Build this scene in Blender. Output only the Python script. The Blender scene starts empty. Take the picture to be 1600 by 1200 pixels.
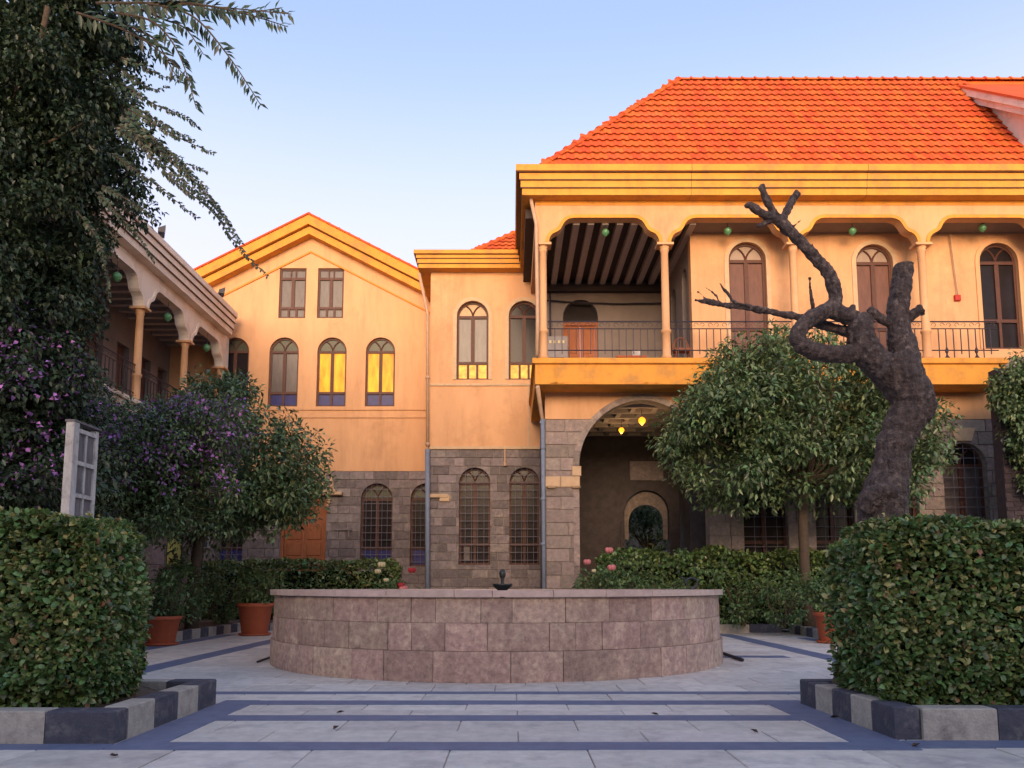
import bpy, math, random
import numpy as np
from mathutils import Vector, Matrix
from mathutils.geometry import delaunay_2d_cdt

random.seed(11)
RNG = np.random.default_rng(7)
R = math.radians
scene = bpy.context.scene
COL = scene.collection

# ------------------------------------------------------------------ camera
PITCH, EYE, FPX = R(6.5), 1.2, 1244 * math.cos(R(6.5))
CXP, CYP = 800.0, 917 - FPX * math.tan(PITCH)
cam = bpy.data.cameras.new("camera")
cam.sensor_width = 36
cam.lens = FPX * 36 / 1600
cam.shift_y = (CYP - 600) / 1600
cam.clip_end = 3000
cam_o = bpy.data.objects.new("camera", cam)
cam_o.location = (0, 0, EYE)
cam_o.rotation_euler = (R(90) + PITCH, 0, 0)
COL.objects.link(cam_o)
scene.camera = cam_o

# ------------------------------------------------------------------ light
SUN_EL, SUN_AZ = R(10), R(182)          # low behind the camera, spread wide by the evening haze
S = Vector((math.sin(SUN_AZ) * math.cos(SUN_EL), math.cos(SUN_AZ) * math.cos(SUN_EL), math.sin(SUN_EL)))
world = bpy.data.worlds.new("World")
scene.world = world
world.use_nodes = True
wn = world.node_tree
sky = wn.nodes.new("ShaderNodeTexSky")
sky.sky_type = 'NISHITA'
sky.sun_disc = False
sky.sun_elevation = SUN_EL
sky.sun_rotation = SUN_AZ
sky.air_density = 1.0
sky.dust_density = 1.0
sky.ozone_density = 1.0
# pale evening haze towards the horizon, the same all the way round
wtc = wn.nodes.new("ShaderNodeTexCoord")
wsx = wn.nodes.new("ShaderNodeSeparateXYZ")
wmr = wn.nodes.new("ShaderNodeMapRange")
wmr.interpolation_type = 'SMOOTHSTEP'
wmr.inputs[1].default_value, wmr.inputs[2].default_value = 0.34, 0.62
wmr.inputs[3].default_value, wmr.inputs[4].default_value = 1.0, 0.0
wmx = wn.nodes.new("ShaderNodeMix")
wmx.data_type = 'RGBA'
wmx.blend_type = 'LIGHTEN'
wmx.inputs[7].default_value = (1.75, 1.78, 1.9, 1)
wn.links.new(wtc.outputs["Generated"], wsx.inputs[0])
wn.links.new(wsx.outputs[2], wmr.inputs[0])
wn.links.new(wmr.outputs[0], wmx.inputs[0])
wsc = wn.nodes.new("ShaderNodeVectorMath"); wsc.operation = 'MULTIPLY_ADD'
wsc.inputs[1].default_value = (.48, .44, .46)            # clear sky
wsc.inputs[2].default_value = (.43, .53, .80)            # even veil of twilight haze over the whole dome
wn.links.new(sky.outputs[0], wsc.inputs[0])
wn.links.new(wsc.outputs[0], wmx.inputs[6])
wn.links.new(wmx.outputs[2], wn.nodes["Background"].inputs[0])
wn.nodes["Background"].inputs[1].default_value = 0.08
sun = bpy.data.lights.new("sun", 'SUN')
sun.energy = 0.58
sun.angle = R(30)
sun.color = (1.0, 0.68, 0.42)
sun_o = bpy.data.objects.new("sun", sun)
sun_o.rotation_euler = (-S).to_track_quat('-Z', 'Y').to_euler()
sun_o.location = (0, -30, 30)
COL.objects.link(sun_o)
scene.view_settings.view_transform = 'Standard'
scene.view_settings.look = 'None'
scene.view_settings.gamma = 1
scene.view_settings.exposure = 2.75

# ------------------------------------------------------------------ helpers
def at(px, py, Y):
    """point of the photograph (1600x1200) at the distance Y in front of the camera"""
    u, v = px - CXP, CYP - py
    d = (u, FPX * math.cos(PITCH) - v * math.sin(PITCH), FPX * math.sin(PITCH) + v * math.cos(PITCH))
    t = Y / d[1]
    return Vector((d[0] * t, Y, EYE + d[2] * t))

def link(o, parent=None):
    COL.objects.link(o)
    if parent is not None:
        o.parent = parent
    return o

def tag(o, label, cat=None, group=None, kind=None):
    if label: o["label"] = label
    if cat: o["category"] = cat
    if group: o["group"] = group
    if kind: o["kind"] = kind
    return o

def thing(name, label, cat, loc=(0, 0, 0), group=None, rz=0):
    o = bpy.data.objects.new(name, None)
    o.empty_display_size = 0.2
    o.location = loc
    o.rotation_euler = (0, 0, rz)
    link(o)
    return tag(o, label, cat, group)

def copy_tree(o, parent=None):
    c = o.copy()
    COL.objects.link(c)
    c.parent = parent
    for ch in list(o.children):
        copy_tree(ch, c)
    return c

class Frame:
    def __init__(s, o, u, v, n):
        s.o, s.u, s.v, s.n = Vector(o), Vector(u), Vector(v), Vector(n)
    def p(s, a, b, c=0.0):
        return s.o + s.u * a + s.v * b + s.n * c

def front(Y):  return Frame((0, Y, 0), (1, 0, 0), (0, 0, 1), (0, -1, 0))
def east(X):   return Frame((X, 0, 0), (0, 1, 0), (0, 0, 1), (1, 0, 0))
def west(X):   return Frame((X, 0, 0), (0, -1, 0), (0, 0, 1), (-1, 0, 0))   # its u is -Y
UP = Frame((0, 0, 0), (1, 0, 0), (0, 1, 0), (0, 0, 1))

def inside(pt, poly):
    x, y = pt
    r = False
    j = len(poly) - 1
    for i in range(len(poly)):
        xi, yi = poly[i]; xj, yj = poly[j]
        if (yi > y) != (yj > y) and x < (xj - xi) * (y - yi) / (yj - yi) + xi:
            r = not r
        j = i
    return r

class MB:
    def __init__(s):
        s.v, s.f = [], []
    def add(s, vs, fs):
        k = len(s.v)
        s.v += [tuple(q) for q in vs]
        s.f += [tuple(i + k for i in q) for q in fs]
        return s
    def box(s, x0, x1, y0, y1, z0, z1):
        return s.add([(x, y, z) for z in (z0, z1) for y in (y0, y1) for x in (x0, x1)],
                     [(0, 2, 3, 1), (4, 5, 7, 6), (0, 1, 5, 4), (2, 6, 7, 3), (0, 4, 6, 2), (1, 3, 7, 5)])
    def fbox(s, F, u0, u1, v0, v1, c0, c1, bev=0.0):
        b = bev
        pts = [F.p(u0, v0, c0), F.p(u1, v0, c0), F.p(u1, v1, c0), F.p(u0, v1, c0)]
        fs = [(3, 2, 1, 0)]
        if b:
            pts += [F.p(u0, v0, c1 - b), F.p(u1, v0, c1 - b), F.p(u1, v1, c1 - b), F.p(u0, v1, c1 - b)]
            pts += [F.p(u0 + b, v0 + b, c1), F.p(u1 - b, v0 + b, c1), F.p(u1 - b, v1 - b, c1), F.p(u0 + b, v1 - b, c1)]
            for k in (0, 4):
                fs += [(k + i, k + (i + 1) % 4, k + 4 + (i + 1) % 4, k + 4 + i) for i in range(4)]
            fs.append((8, 9, 10, 11))
        else:
            pts += [F.p(u0, v0, c1), F.p(u1, v0, c1), F.p(u1, v1, c1), F.p(u0, v1, c1)]
            fs += [(i, (i + 1) % 4, 4 + (i + 1) % 4, 4 + i) for i in range(4)] + [(4, 5, 6, 7)]
        return s.add(pts, fs)
    def prism(s, F, poly, holes, c0, c1):
        vs, es = [], []
        for ring in [poly] + list(holes):
            k = len(vs)
            vs += [Vector(q) for q in ring]
            es += [(k + i, k + (i + 1) % len(ring)) for i in range(len(ring))]
        ov, oe, of = delaunay_2d_cdt(vs, es, [], 0, 1e-5)[:3]
        tris = []
        for t in of:
            c = (sum(ov[i][0] for i in t) / 3, sum(ov[i][1] for i in t) / 3)
            if inside(c, poly) and not any(inside(c, h) for h in holes):
                a, b, d = [ov[i] for i in t]
                if (b[0] - a[0]) * (d[1] - a[1]) - (b[1] - a[1]) * (d[0] - a[0]) < 0:
                    t = (t[0], t[2], t[1])
                tris.append(tuple(t))
        if not tris:
            return s
        used = sorted({i for t in tris for i in t})
        mp_ = {i: k for k, i in enumerate(used)}
        ov = [ov[i] for i in used]
        tris = [tuple(mp_[i] for i in t) for t in tris]
        n = len(ov)
        ed = {}
        for t in tris:
            for i in range(3):
                ed[(t[i], t[(i + 1) % 3])] = 1
        fs = [tuple(i + n for i in t) for t in tris] + [tuple(reversed(t)) for t in tris]
        fs += [(a, b, b + n, a + n) for (a, b) in ed if (b, a) not in ed]
        return s.add([F.p(q[0], q[1], c0) for q in ov] + [F.p(q[0], q[1], c1) for q in ov], fs)
    def tube(s, pts, rad, n=6, closed=False):
        pts = [Vector(q) for q in pts]
        m = len(pts)
        if not hasattr(rad, '__len__'): rad = [rad] * m
        k = len(s.v)
        t0 = None
        for i, q in enumerate(pts):
            a = pts[(i - 1) % m] if (closed or i) else pts[0]
            b = pts[(i + 1) % m] if (closed or i < m - 1) else pts[-1]
            t = (b - a).normalized()
            if t0 is None:
                x = t.orthogonal().normalized()
            else:
                x = (x - t * x.dot(t)).normalized()
            t0 = t
            y = t.cross(x)
            for j in range(n):
                an = 2 * math.pi * j / n
                s.v.append(tuple(q + (x * math.cos(an) + y * math.sin(an)) * rad[i]))
        for i in range(m if closed else m - 1):
            i2 = (i + 1) % m
            for j in range(n):
                j2 = (j + 1) % n
                s.f.append((k + i * n + j, k + i * n + j2, k + i2 * n + j2, k + i2 * n + j))
        if not closed:
            s.f.append(tuple(k + j for j in reversed(range(n))))
            s.f.append(tuple(k + (m - 1) * n + j for j in range(n)))
        return s
    def lathe(s, prof, n, c=(0, 0, 0)):
        k = len(s.v)
        for r, z in prof:
            for j in range(n):
                a = 2 * math.pi * j / n
                s.v.append((c[0] + r * math.cos(a), c[1] + r * math.sin(a), c[2] + z))
        for i in range(len(prof) - 1):
            for j in range(n):
                j2 = (j + 1) % n
                s.f.append((k + i * n + j, k + i * n + j2, k + (i + 1) * n + j2, k + (i + 1) * n + j))
        s.f.append(tuple(k + j for j in reversed(range(n))))
        s.f.append(tuple(k + (len(prof) - 1) * n + j for j in range(n)))
        return s
    def sweep(s, F, prof, u0, u1):
        """moulding: profile of (v, c) swept along u"""
        m = len(prof)
        k = len(s.v)
        for u in (u0, u1):
            s.v += [tuple(F.p(u, v, c)) for v, c in prof]
        s.f += [(k + i, k + (i + 1) % m, k + m + (i + 1) % m, k + m + i) for i in range(m)]
        s.f += [tuple(k + i for i in reversed(range(m))), tuple(k + m + i for i in range(m))]
        return s
    def mesh(s, name, smooth=False):
        me = bpy.data.meshes.new(name)
        me.from_pydata(s.v, [], s.f)
        if smooth:
            me.polygons.foreach_set("use_smooth", [True] * len(me.polygons))
        me.update()
        return me
    def build(s, name, mat, parent=None, smooth=False):
        me = s.mesh(name, smooth)
        me.materials.append(mat)
        return link(bpy.data.objects.new(name, me), parent)

def inst(name, me, parent, loc=(0, 0, 0), rot=(0, 0, 0), scale=(1, 1, 1)):
    o = bpy.data.objects.new(name, me)
    o.location, o.rotation_euler, o.scale = loc, rot, scale
    return link(o, parent)

# ------------------------------------------------------------------ materials
def mat(name, c1, c2=None, scale=3.0, rough=0.8, bump=0.0, bscale=40.0, orand=0.0, island=0.0, spec=0.3,
        c3=None, s3=0.6, emit=None, estr=0.0, trans=0.0, metal=0.0, coat=0.0, streak=False, rain=0.0):
    m = bpy.data.materials.new(name)
    m.use_nodes = True
    nt = m.node_tree
    N, L = nt.nodes, nt.links
    b = N["Principled BSDF"]
    b.inputs["Roughness"].default_value = rough
    b.inputs["Specular IOR Level"].default_value = spec
    b.inputs["Metallic"].default_value = metal
    b.inputs["Coat Weight"].default_value = coat
    geo = N.new("ShaderNodeNewGeometry")
    col = None
    c2 = c2 or c1
    nz = N.new("ShaderNodeTexNoise"); nz.inputs["Scale"].default_value = scale; nz.inputs["Detail"].default_value = 6
    nz.inputs["Roughness"].default_value = 0.65
    vec = geo.outputs["Position"]
    if streak:
        mp = N.new("ShaderNodeMapping"); mp.inputs["Scale"].default_value = (1, 1, 0.25)
        L.new(vec, mp.inputs[0]); vec = mp.outputs[0]
    L.new(vec, nz.inputs["Vector"])
    rp = N.new("ShaderNodeMapRange"); rp.inputs[1].default_value = 0.3; rp.inputs[2].default_value = 0.7
    L.new(nz.outputs[0], rp.inputs[0])
    mx = N.new("ShaderNodeMix"); mx.data_type = 'RGBA'
    mx.inputs[6].default_value = (*c1, 1); mx.inputs[7].default_value = (*c2, 1)
    L.new(rp.outputs[0], mx.inputs[0])
    col = mx.outputs[2]
    if c3:
        n3 = N.new("ShaderNodeTexNoise"); n3.inputs["Scale"].default_value = s3; n3.inputs["Detail"].default_value = 8
        n3.inputs["Roughness"].default_value = 0.7
        L.new(geo.outputs["Position"], n3.inputs["Vector"])
        r3 = N.new("ShaderNodeMapRange"); r3.inputs[1].default_value = 0.52; r3.inputs[2].default_value = 0.72
        L.new(n3.outputs[0], r3.inputs[0])
        m3 = N.new("ShaderNodeMix"); m3.data_type = 'RGBA'
        L.new(r3.outputs[0], m3.inputs[0]); L.new(col, m3.inputs[6]); m3.inputs[7].default_value = (*c3, 1)
        col = m3.outputs[2]
    if rain:
        mpr = N.new("ShaderNodeMapping"); mpr.inputs["Scale"].default_value = (1, 1, 0.14)
        L.new(geo.outputs["Position"], mpr.inputs[0])
        nr = N.new("ShaderNodeTexNoise"); nr.inputs["Scale"].default_value = 2.6; nr.inputs["Detail"].default_value = 7; nr.inputs["Roughness"].default_value = 0.7
        L.new(mpr.outputs[0], nr.inputs["Vector"])
        rr_ = N.new("ShaderNodeMapRange"); rr_.inputs[1].default_value = 0.50; rr_.inputs[2].default_value = 0.74; rr_.inputs[4].default_value = rain
        L.new(nr.outputs[0], rr_.inputs[0])
        mrn = N.new("ShaderNodeMix"); mrn.data_type = 'RGBA'
        L.new(rr_.outputs[0], mrn.inputs[0]); L.new(col, mrn.inputs[6]); mrn.inputs[7].default_value = (*[q * .45 for q in c2], 1)
        col = mrn.outputs[2]
    if orand or island:
        src = geo.outputs["Random Per Island"] if island else None
        if not island:
            oi = N.new("ShaderNodeObjectInfo"); src = oi.outputs["Random"]
        k = island or orand
        hs = N.new("ShaderNodeHueSaturation")
        mr = N.new("ShaderNodeMapRange"); mr.inputs[3].default_value = 1 - k; mr.inputs[4].default_value = 1 + k
        L.new(src, mr.inputs[0]); L.new(mr.outputs[0], hs.inputs["Value"])
        ml = N.new("ShaderNodeMath"); ml.operation = 'MULTIPLY'; ml.inputs[1].default_value = 7.31
        fr = N.new("ShaderNodeMath"); fr.operation = 'FRACT'
        L.new(src, ml.inputs[0]); L.new(ml.outputs[0], fr.inputs[0])
        mh = N.new("ShaderNodeMapRange"); mh.inputs[3].default_value = 0.5 - 0.07 * k; mh.inputs[4].default_value = 0.5 + 0.07 * k
        L.new(fr.outputs[0], mh.inputs[0]); L.new(mh.outputs[0], hs.inputs["Hue"])
        L.new(col, hs.inputs["Color"])
        col = hs.outputs[0]
    L.new(col, b.inputs["Base Color"])
    if bump:
        nb = N.new("ShaderNodeTexNoise"); nb.inputs["Scale"].default_value = bscale; nb.inputs["Detail"].default_value = 5
        L.new(geo.outputs["Position"], nb.inputs["Vector"])
        bp = N.new("ShaderNodeBump"); bp.inputs["Strength"].default_value = bump; bp.inputs["Distance"].default_value = 0.02
        L.new(nb.outputs[0], bp.inputs["Height"]); L.new(bp.outputs[0], b.inputs["Normal"])
    if emit:
        em = N.new("ShaderNodeMix"); em.data_type = 'RGBA'
        em.inputs[6].default_value = (*emit, 1); em.inputs[7].default_value = (emit[0] * .45, emit[1] * .30, emit[2] * .3, 1)
        L.new(rp.outputs[0], em.inputs[0])
        L.new(em.outputs[2], b.inputs["Emission Color"])
        b.inputs["Emission Strength"].default_value = estr
    if trans:
        tr = N.new("ShaderNodeBsdfTranslucent"); L.new(col, tr.inputs[0])
        ms = N.new("ShaderNodeMixShader"); ms.inputs[0].default_value = trans
        L.new(b.outputs[0], ms.inputs[1]); L.new(tr.outputs[0], ms.inputs[2])
        L.new(ms.outputs[0], N["Material Output"].inputs[0])
    return m

M = {}
M['peach'] = mat('peach plaster', (.71, .41, .22), (.59, .325, .17), 1.1, .9, .25, 30, c3=(.50, .27, .14), s3=.45, streak=True, rain=.32)
M['ochre'] = mat('ochre plaster', (.74, .34, .06), (.62, .27, .05), 1.6, .85, .25, 30, c3=(.42, .22, .08), s3=1.6, rain=.32)
M['trimline'] = mat('orange trim', (.70, .27, .05), (.62, .24, .05), 3, .8)
M['beige'] = mat('beige plaster', (.86, .74, .63), (.76, .64, .54), 1.5, .9, .25, 30, c3=(.60, .46, .35), s3=.7, streak=True, rain=.32)
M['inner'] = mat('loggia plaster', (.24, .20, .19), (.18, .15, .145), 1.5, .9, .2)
M['beam'] = mat('painted beam', (.46, .40, .37), (.38, .33, .31), 4, .8)
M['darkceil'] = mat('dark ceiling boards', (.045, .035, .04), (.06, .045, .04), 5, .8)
M['basalt'] = mat('basalt block', (.25, .21, .208), (.14, .117, .12), 9, .9, .6, 45, orand=.30, c3=(.32, .26, .22), s3=4)
M['ashlar'] = mat('brown ashlar block', (.33, .27, .24), (.195, .155, .145), 9, .9, .6, 45, orand=.22, c3=(.42, .33, .26), s3=5)
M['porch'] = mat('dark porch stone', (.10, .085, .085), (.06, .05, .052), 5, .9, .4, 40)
M['mortar'] = mat('mortar', (.36, .31, .28), (.28, .24, .22), 9, .95)
M['pale'] = mat('pale carved stone', (.62, .44, .28), (.50, .35, .22), 6, .85, .4, 40)
M['fountain'] = mat('fountain stone', (.56, .405, .33), (.28, .19, .17), 14, .8, .7, 45, orand=.16, c3=(.66, .52, .40), s3=5, rain=.5)
M['rim'] = mat('rim stone', (.58, .45, .40), (.42, .32, .29), 7, .7, .3, 40, orand=.16)
M['paving'] = mat('paving slab', (.70, .635, .58), (.52, .47, .435), 7, .75, .3, 60, orand=.12, c3=(.38, .345, .34), s3=2.2)
M['strip'] = mat('dark paving strip', (.165, .19, .29), (.115, .135, .22), 6, .6, .2, 60)
M['earth'] = mat('ground', (.22, .19, .16), (.16, .14, .12), 1, .95)
M['soil'] = mat('planting soil', (.14, .10, .075), (.08, .055, .04), 9, .95, .9, 25, c3=(.20, .15, .11), s3=6)
M['kdark'] = mat('dark kerb paint', (.085, .085, .115), (.05, .052, .075), 11, .75, .5, 50, c3=(.19, .18, .18), s3=6)
M['klight'] = mat('pale kerb paint', (.47, .43, .38), (.31, .28, .25), 11, .75, .5, 50, c3=(.20, .18, .175), s3=6)
M['wood'] = mat('dark window wood', (.11, .045, .032), (.075, .03, .025), 12, .55, .2, 60)
M['door'] = mat('red brown door wood', (.36, .12, .045), (.27, .085, .035), 10, .6, .3, 60, streak=True)
M['glassdark'] = mat('dark glass', (.016, .013, .016), (.025, .02, .022), 2, .2, spec=.15)
M['curtain'] = mat('curtained pane', (.13, .108, .105), (.075, .062, .062), 6, .3, spec=.35, streak=True)
M['shutter'] = mat('red brown shutter', (.17, .075, .055), (.11, .05, .04), 8, .5, streak=True)
M['bright'] = mat('pale net curtain', (.36, .27, .22), (.26, .20, .165), 6, .4, spec=.3, streak=True)
M['lit'] = mat('lit pane', (.12, .05, .01), (.1, .04, .01), 5, .4, spec=.2, streak=True, emit=(1.0, .38, .008), estr=0.27)
M['litlow'] = mat('lit small pane', (.12, .06, .02), (.1, .05, .02), 5, .4, spec=.2, emit=(1.0, .48, .06), estr=0.28)
M['blue'] = mat('blue glass', (.04, .045, .20), (.025, .03, .12), 5, .35, spec=.2)
M['greenglass'] = mat('green glass pane', (.09, .10, .055), (.06, .06, .05), 6, .35, spec=.25)
M['globe'] = mat('green glass globe', (.16, .40, .20), (.10, .30, .15), 6, .12, spec=.7, trans=.35)
M['amber'] = mat('lit amber globe', (.8, .4, .05), (.8, .35, .05), 5, .3, emit=(1.0, .30, .012), estr=.55)
M['iron'] = mat('wrought iron', (.05, .045, .06), (.035, .03, .045), 10, .55, metal=.3)
M['grille'] = mat('pale iron grille', (.17, .155, .18), (.11, .10, .12), 10, .6)
M['pipeb'] = mat('grey blue pipe', (.22, .26, .34), (.16, .19, .26), 6, .6)
M['pipep'] = mat('painted pipe', (.55, .36, .24), (.45, .29, .19), 6, .7)
M['tile'] = mat('clay roof tile', (.62, .118, .026), (.54, .095, .022), 2, .85, .3, 50, orand=.11, c3=(.62, .125, .04), s3=.8)
M['tilei'] = mat('clay roof tiles', (.62, .118, .026), (.54, .095, .022), 2, .85, .3, 50, island=.11, c3=(.62, .125, .04), s3=.8)
M['bark'] = mat('bark', (.115, .082, .074), (.022, .017, .02), 26, .7, 1.0, 70, c3=(.25, .19, .165), s3=15, streak=True)
M['bark2'] = mat('shrub bark', (.12, .085, .06), (.07, .05, .035), 14, .9, .6, 40)
M['cut'] = mat('sawn wood', (.20, .13, .07), (.12, .08, .05), 12, .8)
M['hedge'] = mat('hedge leaf', (.17, .25, .08), (.085, .145, .048), 3, .30, island=.65, spec=.6, trans=.25)
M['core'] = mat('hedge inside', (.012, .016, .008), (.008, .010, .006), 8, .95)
M['vine'] = mat('vine leaf', (.055, .085, .042), (.028, .048, .026), 1.5, .40, island=.6, spec=.45, trans=.25)
M['citrus'] = mat('citrus leaf', (.17, .24, .10), (.085, .14, .062), 1.8, .32, island=.65, spec=.6, trans=.25)
M['rose'] = mat('rose leaf', (.12, .19, .07), (.075, .13, .05), 3, .45, island=.5, spec=.4, trans=.2)
M['purple'] = mat('purple bract', (.60, .27, .68), (.46, .19, .56), 3, .6, island=.4, trans=.25)
M['pink'] = mat('pink petal', (.72, .26, .26), (.62, .20, .22), 9, .6, trans=.2)
M['whitep'] = mat('cream petal', (.70, .62, .40), (.62, .54, .32), 9, .6, trans=.2)
M['red'] = mat('red petal', (.45, .04, .05), (.38, .03, .05), 9, .6, trans=.2)
M['pot'] = mat('terracotta', (.42, .105, .045), (.33, .08, .04), 8, .7, .3, 40)
M['whitewood'] = mat('weathered white wood', (.60, .58, .56), (.36, .34, .34), 9, .8, .4, 30, streak=True, c3=(.22, .20, .20), s3=8)
M['greywood'] = mat('bare grey board', (.20, .18, .19), (.10, .09, .10), 9, .85, .4, 30, streak=True)
M['yellow'] = mat('yellow banner', (.85, .78, .25), (.78, .70, .20), 5, .7)
M['ink'] = mat('dark print', (.015, .015, .05), (.02, .02, .06), 5, .7)
M['bronze'] = mat('weathered bronze', (.07, .08, .085), (.04, .045, .05), 10, .45, metal=.6)
M['water'] = mat('fountain water', (.02, .035, .035), (.02, .03, .03), 2, .04, spec=.6)
M['metalbox'] = mat('grey steel cabinet', (.24, .22, .24), (.19, .17, .19), 6, .5)
M['wallred'] = mat('red call point', (.45, .03, .02), (.4, .03, .02), 5, .5)
M['lampblk'] = mat('black lamp housing', (.03, .03, .045), (.02, .02, .03), 5, .5)
M['lens'] = mat('lamp lens', (.30, .32, .45), (.25, .27, .4), 5, .2)
M['brick'] = mat('dark brick', (.065, .05, .055), (.04, .03, .035), 7, .9, .5, 40, orand=.3)
M['deadleaf'] = mat('dead leaf', (.10, .05, .03), (.06, .035, .025), 20, .8)
M['wicker'] = mat('wicker', (.25, .10, .05), (.18, .07, .04), 20, .8)

# ------------------------------------------------------------------ leaves
def leaf_arrays(P, D, Nn, Ln, Wd, fold=0.25, droop=0.12):
    """P base points, D unit directions, Nn unit-ish normals; a five-vertex folded leaf each"""
    D = D / (np.linalg.norm(D, axis=1, keepdims=True) + 1e-9)
    Sd = np.cross(D, Nn); Sd /= (np.linalg.norm(Sd, axis=1, keepdims=True) + 1e-9)
    U = np.cross(Sd, D)
    Ln = np.broadcast_to(Ln, (len(P),))[:, None]; Wd = np.broadcast_to(Wd, (len(P),))[:, None]
    mid = P + D * Ln * 0.45
    V = np.stack([P, mid + Sd * Wd * .5 + U * Wd * fold, mid, mid - Sd * Wd * .5 + U * Wd * fold,
                  P + D * Ln - U * Ln * droop], axis=1)
    return V

def round_leaf_arrays(P, D, Nn, Ln, Wd, fold=0.2, droop=0.12):
    """a seven-vertex oval leaf: base, two left, tip, two right, midrib"""
    D = D / (np.linalg.norm(D, axis=1, keepdims=True) + 1e-9)
    Sd = np.cross(D, Nn); Sd /= (np.linalg.norm(Sd, axis=1, keepdims=True) + 1e-9)
    U = np.cross(Sd, D)
    Ln = np.broadcast_to(Ln, (len(P),))[:, None]; Wd = np.broadcast_to(Wd, (len(P),))[:, None]
    a, b = P + D * Ln * .30, P + D * Ln * .72
    up = U * Wd * fold
    return np.stack([P, a + Sd * Wd * .46 + up, b + Sd * Wd * .42 + up * .8, P + D * Ln - U * Ln * droop,
                     b - Sd * Wd * .42 + up * .8, a - Sd * Wd * .46 + up, P + D * Ln * .5], axis=1)

def leaf_object(name, V, m, parent=None):
    o = leaf_mesh(name, V, m, parent)
    if len(V) > 1: o["kind"] = "stuff"
    return o

def leaf_mesh(name, V, m, parent=None):
    n = len(V)
    me = bpy.data.meshes.new(name)
    if V.shape[1] == 7:
        me.vertices.add(n * 7)
        me.vertices.foreach_set("co", V.reshape(-1).astype(np.float32))
        base = np.arange(n)[:, None] * 7
        q = np.concatenate([base + np.array([[0, 6, 2, 1]]), base + np.array([[0, 5, 4, 6]])], axis=1)
        q = np.concatenate([q, base + np.array([[6, 4, 3, 2]])], axis=1).reshape(-1)
        me.loops.add(n * 12)
        me.loops.foreach_set("vertex_index", q.astype(np.int32))
        me.polygons.add(n * 3)
        me.polygons.foreach_set("loop_start", np.arange(0, n * 12, 4, dtype=np.int32))
        me.update(calc_edges=True)
        me.validate()
        me.materials.append(m)
        return link(bpy.data.objects.new(name, me), parent)
    me.vertices.add(n * 5)
    me.vertices.foreach_set("co", V.reshape(-1).astype(np.float32))
    base = np.arange(n)[:, None] * 5
    q = np.concatenate([base + np.array([[0, 2, 4, 1]]), base + np.array([[0, 3, 4, 2]])], axis=1).reshape(-1)
    me.loops.add(n * 8)
    me.loops.foreach_set("vertex_index", q.astype(np.int32))
    me.polygons.add(n * 2)
    me.polygons.foreach_set("loop_start", np.arange(0, n * 8, 4, dtype=np.int32))
    me.update(calc_edges=True)
    me.validate()
    me.materials.append(m)
    return link(bpy.data.objects.new(name, me), parent)

def rnd_unit(n):
    v = RNG.normal(size=(n, 3))
    return v / np.linalg.norm(v, axis=1, keepdims=True)

def clump_leaves(C, rad, per, Ln, aspect=.45, out=.7, down=.25, flat=.8, centre=None):
    """leaves in clumps: C clump centres (k,3), rad clump radius (k,), leaves point out of clump and a little down"""
    k = len(C)
    idx = np.repeat(np.arange(k), per)
    n = len(idx)
    u = rnd_unit(n)
    r = RNG.random(n) ** 0.45
    off = u * r[:, None] * np.broadcast_to(rad, (k,))[idx][:, None]
    off[:, 2] *= flat
    P = C[idx] + off
    D = u * out + rnd_unit(n) * .6 + np.array([0, 0, -down])
    Nn = rnd_unit(n) * .55 + np.array([0, -.15, .8]) + u * .35
    L_ = Ln * (0.65 + 0.7 * RNG.random(n))
    return leaf_arrays(P, D, Nn, L_, L_ * aspect)

def crown_clumps(c, rx, ry, rz, k, seed, lump=.28, inner=.25):
    """clump centres spread through an uneven ellipsoid, most of them near its outside"""
    rg = np.random.default_rng(seed)
    v = rg.normal(size=(k, 3)); v /= np.linalg.norm(v, axis=1, keepdims=True)
    lobes = rg.normal(size=(9, 3)); lobes /= np.linalg.norm(lobes, axis=1, keepdims=True)
    amp = rg.uniform(-1, 1, 9)
    bumpy = 1 + lump * (np.maximum(0, v @ lobes.T - .55) * amp / .45).sum(1)
    r = np.where(rg.random(k) < inner, rg.random(k) ** .5 * .8, .8 + .2 * rg.random(k)) * bumpy
    return np.array(c) + v * r[:, None] * np.array([rx, ry, rz])

def wiggle(a, b, n, amp, sag=0.0, seed=0):
    rg = random.Random(seed)
    a, b = Vector(a), Vector(b)
    L_ = (b - a).length
    o = []
    for i in range(n + 1):
        t = i / n
        w = math.sin(math.pi * t)
        q = a.lerp(b, t) + Vector((rg.uniform(-1, 1), rg.uniform(-1, 1), rg.uniform(-1, 1))) * amp * L_ * w
        q.z -= sag * L_ * w
        o.append(q)
    return o

# ------------------------------------------------------------------ building blocks
def arch_poly(u0, u1, v0, vt, n=12):
    r = (u1 - u0) / 2; uc = (u0 + u1) / 2; sp = vt - r
    return [(u0, v0), (u1, v0)] + [(uc + r * math.cos(math.pi * i / n), sp + r * math.sin(math.pi * i / n)) for i in range(n + 1)]

def rect_poly(u0, u1, v0, v1):
    return [(u0, v0), (u1, v0), (u1, v1), (u0, v1)]

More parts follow.
